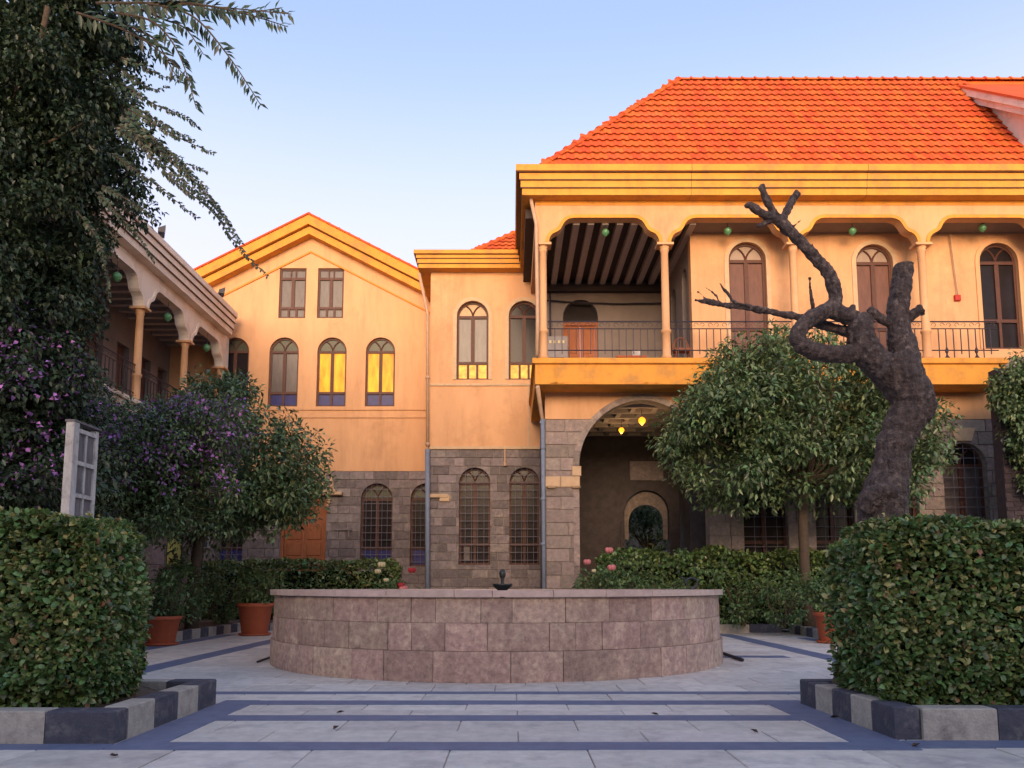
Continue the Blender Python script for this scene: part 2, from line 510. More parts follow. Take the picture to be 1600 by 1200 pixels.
def sweep_path(mb, prof, path):
    """closed profile of (z, outward) carried along a plan polyline with mitred corners"""
    m = len(prof); k = len(mb.v)
    ns = []
    for a, b in zip(path[:-1], path[1:]):
        d = Vector((b[0] - a[0], b[1] - a[1])).normalized()
        ns.append(Vector((d.y, -d.x)))
    for i, q in enumerate(path):
        if i == 0: off = ns[0]
        elif i == len(path) - 1: off = ns[-1]
        else: off = (ns[i - 1] + ns[i]) / (1 + ns[i - 1].dot(ns[i]))
        mb.v += [(q[0] + off.x * c, q[1] + off.y * c, z) for z, c in prof]
    for i in range(len(path) - 1):
        mb.f += [(k + i * m + j, k + i * m + (j + 1) % m, k + (i + 1) * m + (j + 1) % m, k + (i + 1) * m + j) for j in range(m)]
    e = k + (len(path) - 1) * m
    mb.f += [tuple(k + j for j in reversed(range(m))), tuple(e + j for j in range(m))]
    return mb

def window(parent, F, u0, u1, v0, vt, c=-.18, low=.45, main='curtain', lowm='blue', fan='greenglass', nlow=2,
           rect=False, surround=None, tracery=True, fr=.075):
    uc = (u0 + u1) / 2; r = (u1 - u0) / 2
    sp = vt - (r if not rect else .42)
    outer = rect_poly(u0, u1, v0, vt) if rect else arch_poly(u0, u1, v0, vt)
    inner = rect_poly(u0 + fr, u1 - fr, v0 + fr, vt - fr) if rect else arch_poly(u0 + fr, u1 - fr, v0 + fr, vt - fr)
    b = MB().prism(F, outer, [inner], c - .07, c + .03)
    b.fbox(F, u0 + fr, u1 - fr, sp - .05, sp + .05, c - .05, c + .042)
    vl = v0 + low
    if low: b.fbox(F, u0 + fr, u1 - fr, vl - .05, vl + .05, c - .05, c + .042)
    b.fbox(F, uc - .065, uc + .065, (vl + .05) if low else v0 + fr, sp - .05, c - .05, c + .036)
    if low:
        k = nlow
        for i in range(1, k):
            q = u0 + fr + (u1 - u0 - 2 * fr) * i / k
            b.fbox(F, q - .04, q + .04, v0 + fr, vl - .05, c - .05, c + .036)
    if rect:
        for q in (uc - .10, uc + .10):
            b.fbox(F, q - .025, q + .025, sp + .05, vt - fr, c - .05, c + .03)
    elif tracery:
        rr = r - fr
        for sgn in (-1, 1):
            pts = [F.p(uc + sgn * rr - sgn * rr * math.cos(a) , sp + rr * 1.0 * math.sin(a), c) for a in [R(60) * i / 6 for i in range(7)]]
            b.tube(pts, .028, 5)
    w = b.build('window', M['wood'], parent)
    g0, g1 = c - .03, c - .015
    for a, d in ((u0 + fr, uc - .065), (uc + .065, u1 - fr)):
        MB().fbox(F, a - .01, d + .01, (vl + .04) if low else v0 + fr - .01, sp - .04, g0, g1).build('pane', M[main], w)
    if low:
        for i in range(nlow):
            a = u0 + fr + (u1 - u0 - 2 * fr) * i / nlow; d = u0 + fr + (u1 - u0 - 2 * fr) * (i + 1) / nlow
            MB().fbox(F, a - (.01 if i == 0 else 0), d + (.01 if i == nlow - 1 else 0), v0 + fr - .01, vl - .04, g0, g1).build('pane', M[lowm], w)
    if rect:
        MB().fbox(F, u0 + fr - .01, u1 - fr + .01, sp + .04, vt - fr + .01, g0, g1).build('pane', M[fan], w)
    else:
        MB().prism(F, arch_poly(u0 + fr - .01, u1 - fr + .01, sp + .04, vt - fr + .01), [], g0, g1).build('fanlight', M[fan], w)
    if surround:
        s_ = .13
        so = arch_poly(u0 - s_, u1 + s_, v0, vt + s_)
        MB().prism(F, so, [arch_poly(u0 + .003, u1 - .003, v0 - .2, vt - .003)], -.02, .035).build('window_surround', M[surround], parent)
    return w

def grille(parent, F, u0, u1, v0, vt, dv=.27, du=.2, c=-.05):
    r = (u1 - u0) / 2; uc = (u0 + u1) / 2; sp = vt - r
    b = MB()
    v = v0 + dv * .6
    while v < vt - .08:
        hw = r if v < sp else math.sqrt(max(0, r * r - (v - sp) ** 2))
        b.tube([F.p(uc - hw, v, c), F.p(uc + hw, v, c)], .014, 4)
        v += dv
    k = max(2, int(round((u1 - u0) / du)))
    for i in range(1, k):
        u = u0 + (u1 - u0) * i / k
        top = sp + math.sqrt(max(0, r * r - (u - uc) ** 2))
        b.tube([F.p(u, v0, c + .02), F.p(u, top, c + .02)], .010, 4)
    return b.build('grille', M['grille'], parent)

def stone_wall(parent, F, u0, u1, v0, v1, holes, m, course=.36, length=.62, seed=1, c0=-.03, name='stone_wall', back=.4):
    """mortar wall with one object for each block in front of it"""
    rg = random.Random(seed)
    wall = MB().prism(F, rect_poly(u0, u1, v0, v1), holes, -back, c0).build(name, M['mortar'], parent)
    nrow = max(1, round((v1 - v0) / course)); hrow = (v1 - v0) / nrow
    bbs = [(min(q[0] for q in h), max(q[0] for q in h), min(q[1] for q in h), max(q[1] for q in h)) for h in holes]
    for j in range(nrow):
        a = v0 + j * hrow; b = a + hrow
        u = u0 - rg.uniform(0, length * .6) * (j % 2)
        while u < u1 - .02:
            w = length * rg.uniform(.6, 1.45)
            p, q = max(u, u0), min(u + w, u1)
            if u1 - q < .16: q = u1
            u = q if q == u1 else u + w
            g = .009
            if q - p < .06: continue
            pr = rg.uniform(.0, .022)
            hit = [h for h, bb in zip(holes, bbs) if bb[0] < q and bb[1] > p and bb[2] < b and bb[3] > a]
            mb = MB()
            if hit:
                mb.prism(F, rect_poly(p + g, q - g, a + g, b - g), hit, c0 - .005, pr)
                if not mb.f: continue
            else:
                mb.fbox(F, p + g, q - g, a + g, b - g, c0 - .005, pr, .012)
            mb.build('stone_block', M[m], wall)
    return wall

def column(parent, x, y, z0, z1, r=.115, ring=.85):
    h = z1 - z0
    prof = [(r * 1.25, 0), (r * 1.25, .10), (r * 1.05, .14), (r * 1.05, ring - .07), (r * 1.3, ring - .05), (r * 1.3, ring + .02), (r, ring + .05),
            (r * .93, h - .16), (r * 1.15, h - .13), (r * 1.15, h - .10), (r * .95, h - .08), (r * 1.3, h - .03), (r * 1.3, h)]
    o = MB().lathe(prof, 16, (x, y, z0)).build('column', M['peach'], parent, True)
    MB().box(x - .24, x + .24, y - .2, y + .2, z1, z1 + .07).build('capital', M['peach'], o)
    return o

ARC = [(.17, 0), (.18, .08), (.21, .17), (.27, .25), (.35, .30), (.43, .335), (.50, .39), (.55, .47), (.60, .57), (.67, .66), (.77, .72), (.90, .745)]

def arcade(parent, F, cols, z0, zt, u_lo, u_hi, k=1.0, wall='peach', border='ochre'):
    """spandrel wall over a row of columns, scalloped openings, with a raised ochre border each"""
    low = [(u_lo, z0)]
    borders = []
    for a, b in zip(cols[:-1], cols[1:]):
        pr = [(a + x, z0 + y * k) for x, y in ARC] + [(b - x, z0 + y * k) for x, y in reversed(ARC)]
        low += pr
        borders.append(pr)
    low += [(u_hi, z0)]
    poly = low + [(u_hi, zt), (u_lo, zt)]
    MB().prism(F, poly, [], -.30, 0).build('arcade_wall', M[wall], parent)
    for pr in borders:
        off = []
        for i, q in enumerate(pr):
            p0 = pr[max(0, i - 1)]; p1 = pr[min(len(pr) - 1, i + 1)]
            d = Vector((p1[0] - p0[0], p1[1] - p0[1])).normalized()
            off.append((q[0] - d.y * .10, q[1] + d.x * .10))
        off[0] = (pr[0][0] - .09, z0 + .02); off[-1] = (pr[-1][0] + .09, z0 + .02)
        MB().prism(F, pr + off[::-1], [], -.01, .035).build('arch_border', M[border], parent)

BAL = MB().box(-.011, .011, -.011, .011, 0, 1).mesh('baluster')
BAL.materials.append(M['iron'])

def railing(parent, F, u0, u1, zf, c=0.0, drops=False, h=1.12):
    b = MB()
    for z, r in ((zf + h, .022), (zf + h - .21, .016), (zf + .27, .018)):
        b.tube([F.p(u0, z, c), F.p(u1, z, c)], r, 5)
    n = int((u1 - u0) / .2); st = (u1 - u0) / n
    zc = zf + h - .105
    for i in range(0, n):
        uc = u0 + (i + .5) * st
        sgn = 1 if i % 2 else -1
        pts = [F.p(uc + sgn * (.085 - .008 * q) * math.cos(q * .62), zc + (.085 - .008 * q) * math.sin(q * .62), c) for q in range(9)]
        b.tube(pts, .008, 4)
    r_ = b.build('railing', M['iron'], parent)
    for i in range(1, n):
        q = F.p(u0 + i * st, zf + (.04 if i % 2 else .16), c)
        o = inst('baluster', BAL, r_, q, (0, 0, 0), (1, 1, h - .21 - (.04 if i % 2 else .16)))
    if drops:
        for i in range(2, n - 1, 4):
            uu = u0 + i * st
            d = MB()
            q = F.p(uu, zf, c)
            d.lathe([(.10, .0), (.07, .05), (.03, .11), (.02, .17), (.045, .22), (.05, .27), (.03, .33), (.008, .40)], 8, q)
            d.build('drop_ornament', M['iron'], r_)
    return r_

# one clay tile: double wave, laid along +x (width) and +y (down-slope length)
TW, TL = .245, .47
def tile_geo(w=TW, l=TL):
    xs = [0, .10, .25, .40, .52, .62, .75, .9, 1.0]
    zs = [.010, .028, .036, .028, .010, .002, .0, .002, .010]
    vs, fs = [], []
    n = len(xs)
    for y, dz in ((0, .0), (l, .062)):
        vs += [(x * w, y, z + dz) for x, z in zip(xs, zs)]
    vs += [(x * w, l, z + .062 - .016) for x, z in zip(xs, zs)]
    for i in range(n - 1):
        fs.append((i, i + n, i + n + 1, i + 1))
        fs.append((i + n, i + 2 * n, i + 2 * n + 1, i + n + 1))
    return vs, fs

def roof_plane(parent, eave0, eave1, ridge0, ridge1, keep, max_single=280):
    """slope between an eave line and a ridge line; tiles in courses from the eave up"""
    e0, e1, r0, r1 = [Vector(q) for q in (eave0, eave1, ridge0, ridge1)]
    ux = (e1 - e0).normalized()
    up = (r0 - e0) - ux * (r0 - e0).dot(ux)
    sl = up.length; up.normalize()
    nn = ux.cross(up)
    back = MB().add([e0, e1, r1, r0, e0 - nn * .08, e1 - nn * .08, r1 - nn * .08, r0 - nn * .08],
                    [(0, 1, 2, 3), (7, 6, 5, 4), (0, 4, 5, 1), (1, 5, 6, 2), (2, 6, 7, 3), (3, 7, 4, 0)]).build('roof', M['tile'], parent)
    vs, fs = tile_geo()
    me = bpy.data.meshes.new('roof_tile'); me.from_pydata(vs, [], fs); me.materials.append(M['tile'])
    rows = int(math.ceil(sl / .40)); pitch = sl / rows
    rest = MB(); k = 0
    rg = random.Random(3)
    s0 = (r0 - e0).dot(ux) / sl; s1 = (r1 - e1).dot(ux) / sl
    for j in range(rows):
        d = j * pitch
        x0 = s0 * d + .05; x1 = (e1 - e0).length + s1 * d - .05
        x = math.floor(x0 / TW) * TW 
        while x < x1:
            if x + TW * .5 > x0 and x + TW * .5 < x1 and keep(e0 + ux * (x + TW / 2) + up * d):
                top = min(d + TL - .02, sl + .05)
                org = e0 + ux * x + up * top + nn * .012
                rot = Matrix((ux, -up, nn)).transposed()     # x across, y down the slope
                rot = rot @ Matrix.Rotation(rg.uniform(-.006, .006), 3, 'Z')
                if k < max_single:
                    o = bpy.data.objects.new('roof_tile', me)
                    o.matrix_world = Matrix.Translation(org) @ rot.to_4x4()
                    link(o, back); k += 1
                else:
                    rest.add([org + rot @ Vector(v) for v in vs], fs)
            x += TW
    if rest.f:
        o = rest.build('upper_roof_tiles', M['tilei'], back); o["kind"] = "stuff"
    return back

def ridge_tiles(parent, a, b, r=.13, step=.42):
    a, b = Vector(a), Vector(b)
    L_ = (b - a).length; n = max(1, int(L_ / step)); d = (b - a) / n
    x = d.normalized(); z = Vector((0, 0, 1)); y = z.cross(x).normalized(); z = x.cross(y)
    vs, fs = [], []
    for q, (t, rr) in enumerate(((0, r), (.88, r * .92), (.90, r * 1.25), (1.04, r * 1.25))):
        for i in range(7):
            an = math.pi * (i / 6) 
            vs.append((t * d.length, math.cos(an) * rr, math.sin(an) * rr))
    for q in range(3):
        fs += [(q * 7 + i, q * 7 + 7 + i, q * 7 + 8 + i, q * 7 + 1 + i) for i in range(6)]
    fs.append(tuple(21 + i for i in range(7)))
    me = bpy.data.meshes.new('ridge_tile'); me.from_pydata(vs, [], fs); me.materials.append(M['tile'])
    for i in range(n):
        o = bpy.data.objects.new('ridge_tile', me)
        o.matrix_world = Matrix.Translation(a + d * i) @ Matrix((x, y, z)).transposed().to_4x4()
        link(o, parent)

# ------------------------------------------------------------------ ground and paving
g = MB().add([(-900, -900, -.06), (900, -900, -.06), (900, 900, -.06), (-900, 900, -.06)], [(0, 1, 2, 3)]).build('ground', M['earth'])
tag(g, 'bare brown ground under and around the courtyard', kind='structure')
pv = MB().box(-7.6, 7.6, -12, 23.0, -.05, -.012).build('courtyard_paving', M['mortar'])
tag(pv, 'pale stone slab paving of the courtyard', kind='structure')
slab_me = MB().fbox(UP, -.3, .3, -.3, .3, -.03, 0, .004).mesh('paving_slab'); slab_me.materials.append(M['paving'])
rows = []
def band(y0, y1, n): rows.extend([(y0 + (y1 - y0) * i / n, y0 + (y1 - y0) * (i + 1) / n) for i in range(n)])
band(1.2, 6.17, 7); band(6.17, 7.47, 2); band(7.47, 8.44, 2); band(8.44, 9.24, 1)
yy = 9.24
while yy < 22.6:
    rows.append((yy, yy + .74)); yy += .74
cells = []
for j, (y0, y1) in enumerate(rows):
    w = 1.02 if y0 < 9 else .74
    x = -7.6 + (w / 2 if j % 2 else 0)
    if j % 2: cells.append((-7.6, -7.6 + w / 2, y0, y1))
    while x < 7.59:
        cells.append((x, min(x + w, 7.6), y0, y1)); x += w
def slab_seen(q):
    x, y = (q[0] + q[1]) / 2, (q[2] + q[3]) / 2
    if abs(x) > .66 * y + .8: return False
    if abs(x) > 3.5 and 6.6 < y < 8.1: return False
    if (x + .25) ** 2 + (y - 13.9) ** 2 < 3.3 ** 2: return False
    return not (abs(x + .25) < 3.2 and y > 14)
cells.sort(key=lambda q: (not slab_seen(q), abs(q[2] - 4.9)))
rest = MB(); k = 0
for c in cells:
    if c[1] - c[0] < .1: continue
    dz = random.uniform(-.003, .0015)
    if slab_seen(c) and k < 290:
        inst('paving_slab', slab_me, pv, ((c[0] + c[1]) / 2, (c[2] + c[3]) / 2, dz), (0, 0, 0),
             ((c[1] - c[0] - .010) / .6, (c[3] - c[2] - .010) / .6, 1)); k += 1
    else:
        rest.fbox(UP, c[0] + .005, c[1] - .005, c[2] + .005, c[3] - .005, -.03, dz)
o = rest.build('distant_slabs', M['paving'], pv); o["kind"] = "stuff"
def strip(x0, x1, y0, y1, z=.004):
    MB().box(x0, x1, y0, y1, -.02, z).build('dark_strip', M['strip'], pv)
strip(-2.68, 2.63, 6.03, 6.32); strip(-2.68, 2.63, 7.33, 7.61); strip(-2.68, 2.63, 8.30, 8.58); strip(-3.4, 3.4, 9.10, 9.30)
strip(-3.04, -2.68, 6.03, 8.60, .0045); strip(2.63, 3.04, 6.03, 8.60, .0045)
strip(-7.0, -3.05, 6.03, 6.24, .0043); strip(3.05, 7.0, 6.10, 6.38, .0043)
strip(-5.55, -5.15, 9.6, 21.3); strip(5.2, 5.6, 9.6, 20.4)
strip(-7.35, -6.95, 12.0, 20.3); strip(6.75, 7.0, 12.0, 19.0)
strip(3.6, 4.75, 13.7, 14.1)

# ------------------------------------------------------------------ planters
def kerb_run(parent, a, b, k0, h=.25, t=.2, unit=.42):
    """alternating dark and pale kerb blocks from a to b, in plan"""
    a, b = Vector((*a, 0)), Vector((*b, 0))
    L_ = (b - a).length; n = max(1, round(L_ / unit)); d = (b - a) / n; x = d.normalized(); y = Vector((-x.y, x.x, 0))
    F = Frame(a, x, y, (0, 0, 1))
    for i in range(n):
        hh = h + random.uniform(-.006, .006)
        MB().fbox(F, i * d.length + .004, (i + 1) * d.length - .004, 0, t, -.02, hh, .010).build('kerb_block', M['kdark' if (i + k0) % 2 == 0 else 'klight'], parent)

def soil(parent, poly, z, bumpy=.03, seed=0):
    rg = random.Random(seed)
    xs = [q[0] for q in poly]; ys = [q[1] for q in poly]
    x0, x1, y0, y1 = min(xs), max(xs), min(ys), max(ys)
    nx, ny = max(2, int((x1 - x0) / .16)), max(2, int((y1 - y0) / .16))
    vs = [(x0 + (x1 - x0) * i / nx, y0 + (y1 - y0) * j / ny, z + rg.uniform(-bumpy, bumpy)) for j in range(ny + 1) for i in range(nx + 1)]
    fs = [(j * (nx + 1) + i, j * (nx + 1) + i + 1, (j + 1) * (nx + 1) + i + 1, (j + 1) * (nx + 1) + i) for j in range(ny) for i in range(nx)]
    return MB().add(vs, fs).build('soil', M['soil'], parent, True)

t = thing('kerbed_planter', 'low bed with painted black and white kerb, front left under the big hedge', 'planter', (-3.1, 6.3, 0), 'kerbed beds round the fountain')
def rel(o): o.location = (0, 0, 0); return o
t.location = (0, 0, 0)
kerb_run(t, (-3.06, 6.47), (-3.06, 8.36), 1, unit=.5)
kerb_run(t, (-7.4, 6.26), (-3.06, 6.26), 1, unit=.55)
kerb_run(t, (-3.06, 8.36), (-7.4, 8.36), 0, unit=.42)
soil(t, [(-7.4, 6.45), (-3.25, 8.2)], .18, seed=1)
t = thing('kerbed_planter', 'low bed with painted black and white kerb, front right under the big hedge', 'planter', (0, 0, 0), 'kerbed beds round the fountain')
kerb_run(t, (2.98, 8.36), (3.03, 6.42), 0, unit=.40)
kerb_run(t, (3.24, 6.40), (7.4, 6.40), 1, unit=.62)
kerb_run(t, (7.4, 8.36), (2.98, 8.36), 0, unit=.42)
soil(t, [(3.2, 6.58), (7.4, 8.2)], .18, seed=2)
t = thing('kerbed_planter', 'kerbed bed by the terracotta pots, left behind the fountain', 'planter', (0, 0, 0), 'kerbed beds round the fountain')
kerb_run(t, (-7.40, 17.0), (-7.40, 22.1), 0, h=.22, unit=.5)
kerb_run(t, (-12.0, 17.0), (-7.60, 17.0), 1, h=.22, unit=.5)
kerb_run(t, (-7.20, 22.1), (-3.6, 22.1), 0, h=.22, unit=.5)
soil(t, [(-12, 17.2), (-7.55, 26)], .2, .05, 3)
soil(t, [(-7.5, 22.3), (-3.2, 26)], .19, .05, 4)
t = thing('kerbed_planter', 'kerbed bed under the round citrus tree, right behind the fountain', 'planter', (0, 0, 0), 'kerbed beds round the fountain')
kerb_run(t, (7.3, 21.1), (7.0, 17.0), 1, h=.22, unit=.5)
kerb_run(t, (1.2, 21.1), (7.1, 21.1), 0, h=.22, unit=.9)
kerb_run(t, (7.2, 17.0), (12.5, 17.0), 0, h=.22, unit=.5)
soil(t, [(7.25, 17.2), (13.5, 22.9)], .2, .05, 5)
soil(t, [(1.2, 21.25), (7.35, 22.9)], .19, .05, 6)

# ------------------------------------------------------------------ fountain
FC, FR = Vector((-.25, 13.9, 0)), 3.76
t = thing('stone_fountain', 'large round fountain basin of pinkish stone blocks with a thin rim', 'fountain', FC)
def ring_piece(r0, r1, z0, z1, a0, a1, n=3, bev=.0):
    vs, fs = [], []
    for i in range(n + 1):
        a = a0 + (a1 - a0) * i / n
        for r, z in ((r0, z0), (r1, z0), (r1, z1), (r0, z1)):
            vs.append((r * math.sin(a), -r * math.cos(a), z))
    for i in range(n):
        for j in range(4):
            fs.append((i * 4 + j, (i + 1) * 4 + j, (i + 1) * 4 + (j + 1) % 4, i * 4 + (j + 1) % 4))
    fs += [(3, 2, 1, 0), (n * 4, n * 4 + 1, n * 4 + 2, n * 4 + 3)]
    return MB().add(vs, fs)
def full_ring(r0, r1, z0, z1, n=96):
    b = MB()
    for i in range(n):
        b.add(*(lambda q: (q.v, q.f[:4]))(ring_piece(r0, r1, z0, z1, 2 * math.pi * i / n, 2 * math.pi * (i + 1) / n, 1)))
    return b
full_ring(3.35, 3.70, 0, 1.06).build('basin_wall', M['mortar'], t)
rg = random.Random(5)
for ci, (z0, z1, ro) in enumerate(((0.0, .385, 3.775), (.39, .74, 3.735), (.745, 1.065, 3.725))):
    a = rg.uniform(0, .1) + ci * .11
    end = a + 2 * math.pi
    while a < end - .01:
        w = rg.uniform(.09, .21)
        if end - a - w < .1: w = end - a
        ring_piece(3.66, ro + rg.uniform(-.006, .008), z0, z1, a + .0012, a + w - .0012).build('stone_block', M['fountain'], t)
        a += w
a = 0
while a < 2 * math.pi - .01:
    w = rg.uniform(.16, .27)
    if 2 * math.pi - a - w < .1: w = 2 * math.pi - a
    ring_piece(3.30, 3.80, 1.075, 1.155 + rg.uniform(-.002, .003), a + .001, a + w - .001).build('rim_stone', M['rim'], t)
    a += w
MB().lathe([(3.4, .0), (3.4, .82)], 64).build('water', M['water'], t)
jet = thing('fountain_spout', 'small dark bronze spout with bowl in the middle of the fountain', 'spout', at(785, 917, 13.9) * 1)
jet.location.z = .83; jet.scale = (.78, .78, .85)
b = MB().lathe([(.05, 0), (.05, .32), (.10, .36), (.21, .46), (.23, .50), (.19, .49), (.05, .42)], 16)
b.build('bowl', M['bronze'], jet, True)
b = MB().lathe([(.045, .42), (.04, .52), (.03, .58), (.06, .64), (.075, .70), (.06, .76), (.02, .80)], 10)
b.build('spout_head', M['bronze'], jet, True)
cu = thing('curled_ornament', 'small curled iron ornament standing on the right of the fountain basin', 'ornament', (at(1080, 917, 15.2).x, 15.2, .78))
b = MB().tube([(0, 0, 0), (.01, 0, .35), (.0, 0, .43)], .03, 6)
b.tube([(.0 + .12 * math.cos(q) * (1 - q / 14), 0, .50 + .10 * math.sin(q) * (1 - q / 14)) for q in [-1.6 + .35 * i for i in range(17)]], .02, 5)
b.tube([(.0 - .08, 0, .50), (-.13, 0, .58), (-.20, 0, .60)], .016, 5)
b.build('scroll', M['bronze'], cu)

# ------------------------------------------------------------------ right building with the arcade
rb = thing('arcaded_building', 'orange two storey building with red tile roof and arcaded balcony, on the right', 'building')
F22, F23, F231, F272 = front(22), front(23), front(23.1), front(27.2)
XE = 19.0
cols = [.90, 4.45, 8.20, 11.95, 15.7, 19.4]
arcade(rb, F22, cols, 11.14, 12.40, .67, XE)
MB().fbox(F22, .70, XE, 12.28, 12.40, -.02, .018).build('frieze_band', M['ochre'], rb)
MB().prism(west(.67), rect_poly(-27.2, -22.31, 11.6, 12.4), [], -.3, 0).build('side_lintel', M['peach'], rb)
for x in cols[:-1]: column(rb, x, 22.15, 7.69, 11.07)
CORN = [(12.40, -.3), (12.40, .38), (12.60, .38), (12.615, .42), (12.82, .42), (12.835, .46), (13.03, .46), (13.05, .56), (13.24, .56), (13.27, .5), (13.27, -.3)]
sweep_path(MB(), CORN, [(.67, 30), (.67, 22), (XE, 22)]).build('cornice', M['ochre'], rb)
for z, c in ((12.607, .425), (12.827, .465), (13.04, .52)):
    sweep_path(MB(), [(z - .012, -.02), (z - .012, c), (z + .010, c), (z + .010, -.02)], [(.67, 28), (.67, 22), (XE, 22)]).build('cornice_groove', M['wood'], rb)
for xj in (5.15, 10.2, 15.3):
    sweep_path(MB(), [(z, c + .003 if c > 0 else c) for z, c in CORN], [(xj, 22), (xj + .014, 22)]).build('cornice_joint', M['wood'], rb)
rgp = random.Random(77)
for i in range(9):
    xp = 1.0 + rgp.uniform(0, 3.4)
    n_ = 9
    pl_ = [(xp + rgp.uniform(.05, .28) * math.cos(2 * math.pi * k_ / n_), 6.965 + rgp.uniform(.008, .028) * math.sin(2 * math.pi * k_ / n_)) for k_ in range(n_)]
    MB().prism(F22, pl_, [], -.002, .003).build('bare_patch', M['trimline'], rb)
BALC = [(6.93, -1.0), (6.93, .0), (7.50, .0), (7.53, .08), (7.67, .08), (7.69, .05), (7.69, -1.0)]
sweep_path(MB(), BALC, [(.66, 27.1), (.66, 22.0), (14.05, 22.0), (14.05, 23.1)]).build('balcony', M['ochre'], rb)
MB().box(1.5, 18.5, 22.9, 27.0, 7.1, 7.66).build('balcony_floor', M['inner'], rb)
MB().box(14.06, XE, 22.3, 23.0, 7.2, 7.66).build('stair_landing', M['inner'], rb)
for i in range(4):
    railing(rb, F22, cols[i] + .13, (cols[i + 1] - .13) if i < 3 else 14.0, 7.69, -.13, drops=(i >= 2))
railing(rb, west(.9), -27.0, -22.35, 7.69, -.0)
# upper storey wall
wins = [(6.58, 7.72, 8.05, 11.65), (10.45, 11.58, 8.05, 11.58), (14.2, 15.38, 8.3, 11.62), (16.6, 17.7, 8.05, 11.6)]
MB().prism(F231, rect_poly(5.45, XE, 7.66, 12.1), [arch_poly(*w) for w in wins], -.4, 0).build('upper_wall', M['peach'], rb)
MB().fbox(F231, 5.42, 5.62, 7.67, 12.08, -.01, .05).build('corner_strip', M['peach'], rb)
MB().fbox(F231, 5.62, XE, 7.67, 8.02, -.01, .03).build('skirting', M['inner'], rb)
for i, w in enumerate(wins):
    window(rb, F231, *w, c=-.15, low=.9, main='shutter' if i < 2 else 'glassdark', lowm='shutter' if i < 2 else 'glassdark', fan='bright' if i < 2 else 'glassdark', surround='pale' if i < 2 else 'peach')
FW = west(5.45)
wr = [(-24.45, -23.75, 7.9, 11.2), (-26.2, -25.4, 7.9, 11.2)]
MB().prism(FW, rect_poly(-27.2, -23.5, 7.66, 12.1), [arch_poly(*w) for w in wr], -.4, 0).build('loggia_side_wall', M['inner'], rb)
for w in wr: window(rb, FW, *w, c=-.2, low=.5, main='glassdark', lowm='glassdark', fan='glassdark')
dl, dr = at(880, 548, 27.2).x, at(935, 548, 27.2).x
dtop = at(905, 468, 27.2).z
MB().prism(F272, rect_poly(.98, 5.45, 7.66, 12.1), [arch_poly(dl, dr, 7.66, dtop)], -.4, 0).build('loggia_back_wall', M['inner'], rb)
b = MB(); 
b.fbox(F272, dl, dl + .09, 7.66, 10.45, -.25, -.12); b.fbox(F272, dr - .09, dr, 7.66, 10.45, -.25, -.12); b.fbox(F272, dl, dr, 10.45, 10.6, -.25, -.10)
dd = b.build('loggia_door', M['door'], rb)
for s_ in (0, 1):
    a0 = dl + .09 + s_ * (dr - dl - .18) / 2
    a1 = a0 + (dr - dl - .18) / 2 - .01
    q = MB().fbox(F272, a0, a1, 7.68, 10.45, -.22, -.18)
    for (z0, z1) in ((7.85, 8.6), (8.75, 9.3), (9.45, 10.3)):
        q.fbox(F272, a0 + .09, a1 - .09, z0, z1, -.19, -.165, .01)
    q.build('door_leaf', M['door'], dd)
MB().prism(F272, arch_poly(dl + .01, dr - .01, 10.6, dtop - .01), [], -.24, -.2).build('fanlight', M['glassdark'], dd)
MB().fbox(F272, dl - .15, dr + .15, 7.67, 10.6, 0, .02).build('door_plate', M['peach'], rb) if False else None
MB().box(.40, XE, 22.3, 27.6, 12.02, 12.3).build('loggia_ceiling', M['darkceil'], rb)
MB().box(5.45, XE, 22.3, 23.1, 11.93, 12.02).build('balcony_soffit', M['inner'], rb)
x = .95
while x < 5.4:
    MB().box(x, x + .19, 22.31, 27.19, 11.83, 12.018).build('ceiling_beam', M['beam'], rb); x += .43
MB().box(.97, 5.44, 26.95, 27.19, 11.6, 11.825).build('wall_plate', M['darkceil'], rb)
b = MB().tube([(1.35, 27.1, 11.6), (1.35, 27.1, 9.9)], .035, 6); b.build('conduit', M['iron'], rb)
b = MB().tube(wiggle((1.0, 27.12, 11.35), (5.3, 27.12, 11.2), 10, .006, .02, 3), .03, 5); b.build('cable', M['iron'], rb)
b = MB().tube([(12.9 + .42, 23.0, 11.9), (13.45, 23.0, 9.95)], .02, 5); b.build('alarm_conduit', M['pipep'], rb)
MB().fbox(F231, 13.36, 13.54, 9.78, 9.96, .005, .09, .01).build('alarm_box', M['wallred'], rb)
# ground storey
def porch_arch(a=1.89, e=.10, zs=4.72, uc=3.86, z0=0.0, n=14):
    rr = a + e
    am = math.acos(e / rr)
    right = [(uc - e + rr * math.cos(am * i / n), zs + rr * math.sin(am * i / n)) for i in range(n + 1)]
    return [(uc - a, z0), (uc + a, z0)] + right + [(2 * uc - q[0], q[1]) for q in reversed(right[:-1])]
PA = porch_arch(); PB = porch_arch(a=2.06, e=.11)
gw = [(12.65, 13.95, 1.9, 5.42), (6.75, 8.05, 1.9, 5.3), (8.85, 10.0, 1.9, 5.3), (10.7, 11.9, 1.9, 5.3)]
holes = [PB] + [arch_poly(*w) for w in gw]
stone_wall(rb, F23, .98, 14.3, 0, 6.13, holes, 'ashlar', .38, .66, seed=4)
MB().prism(F23, rect_poly(.98, 14.3, 6.13, 6.95), [PB], -.4, .02).build('plaster_band', M['peach'], rb)
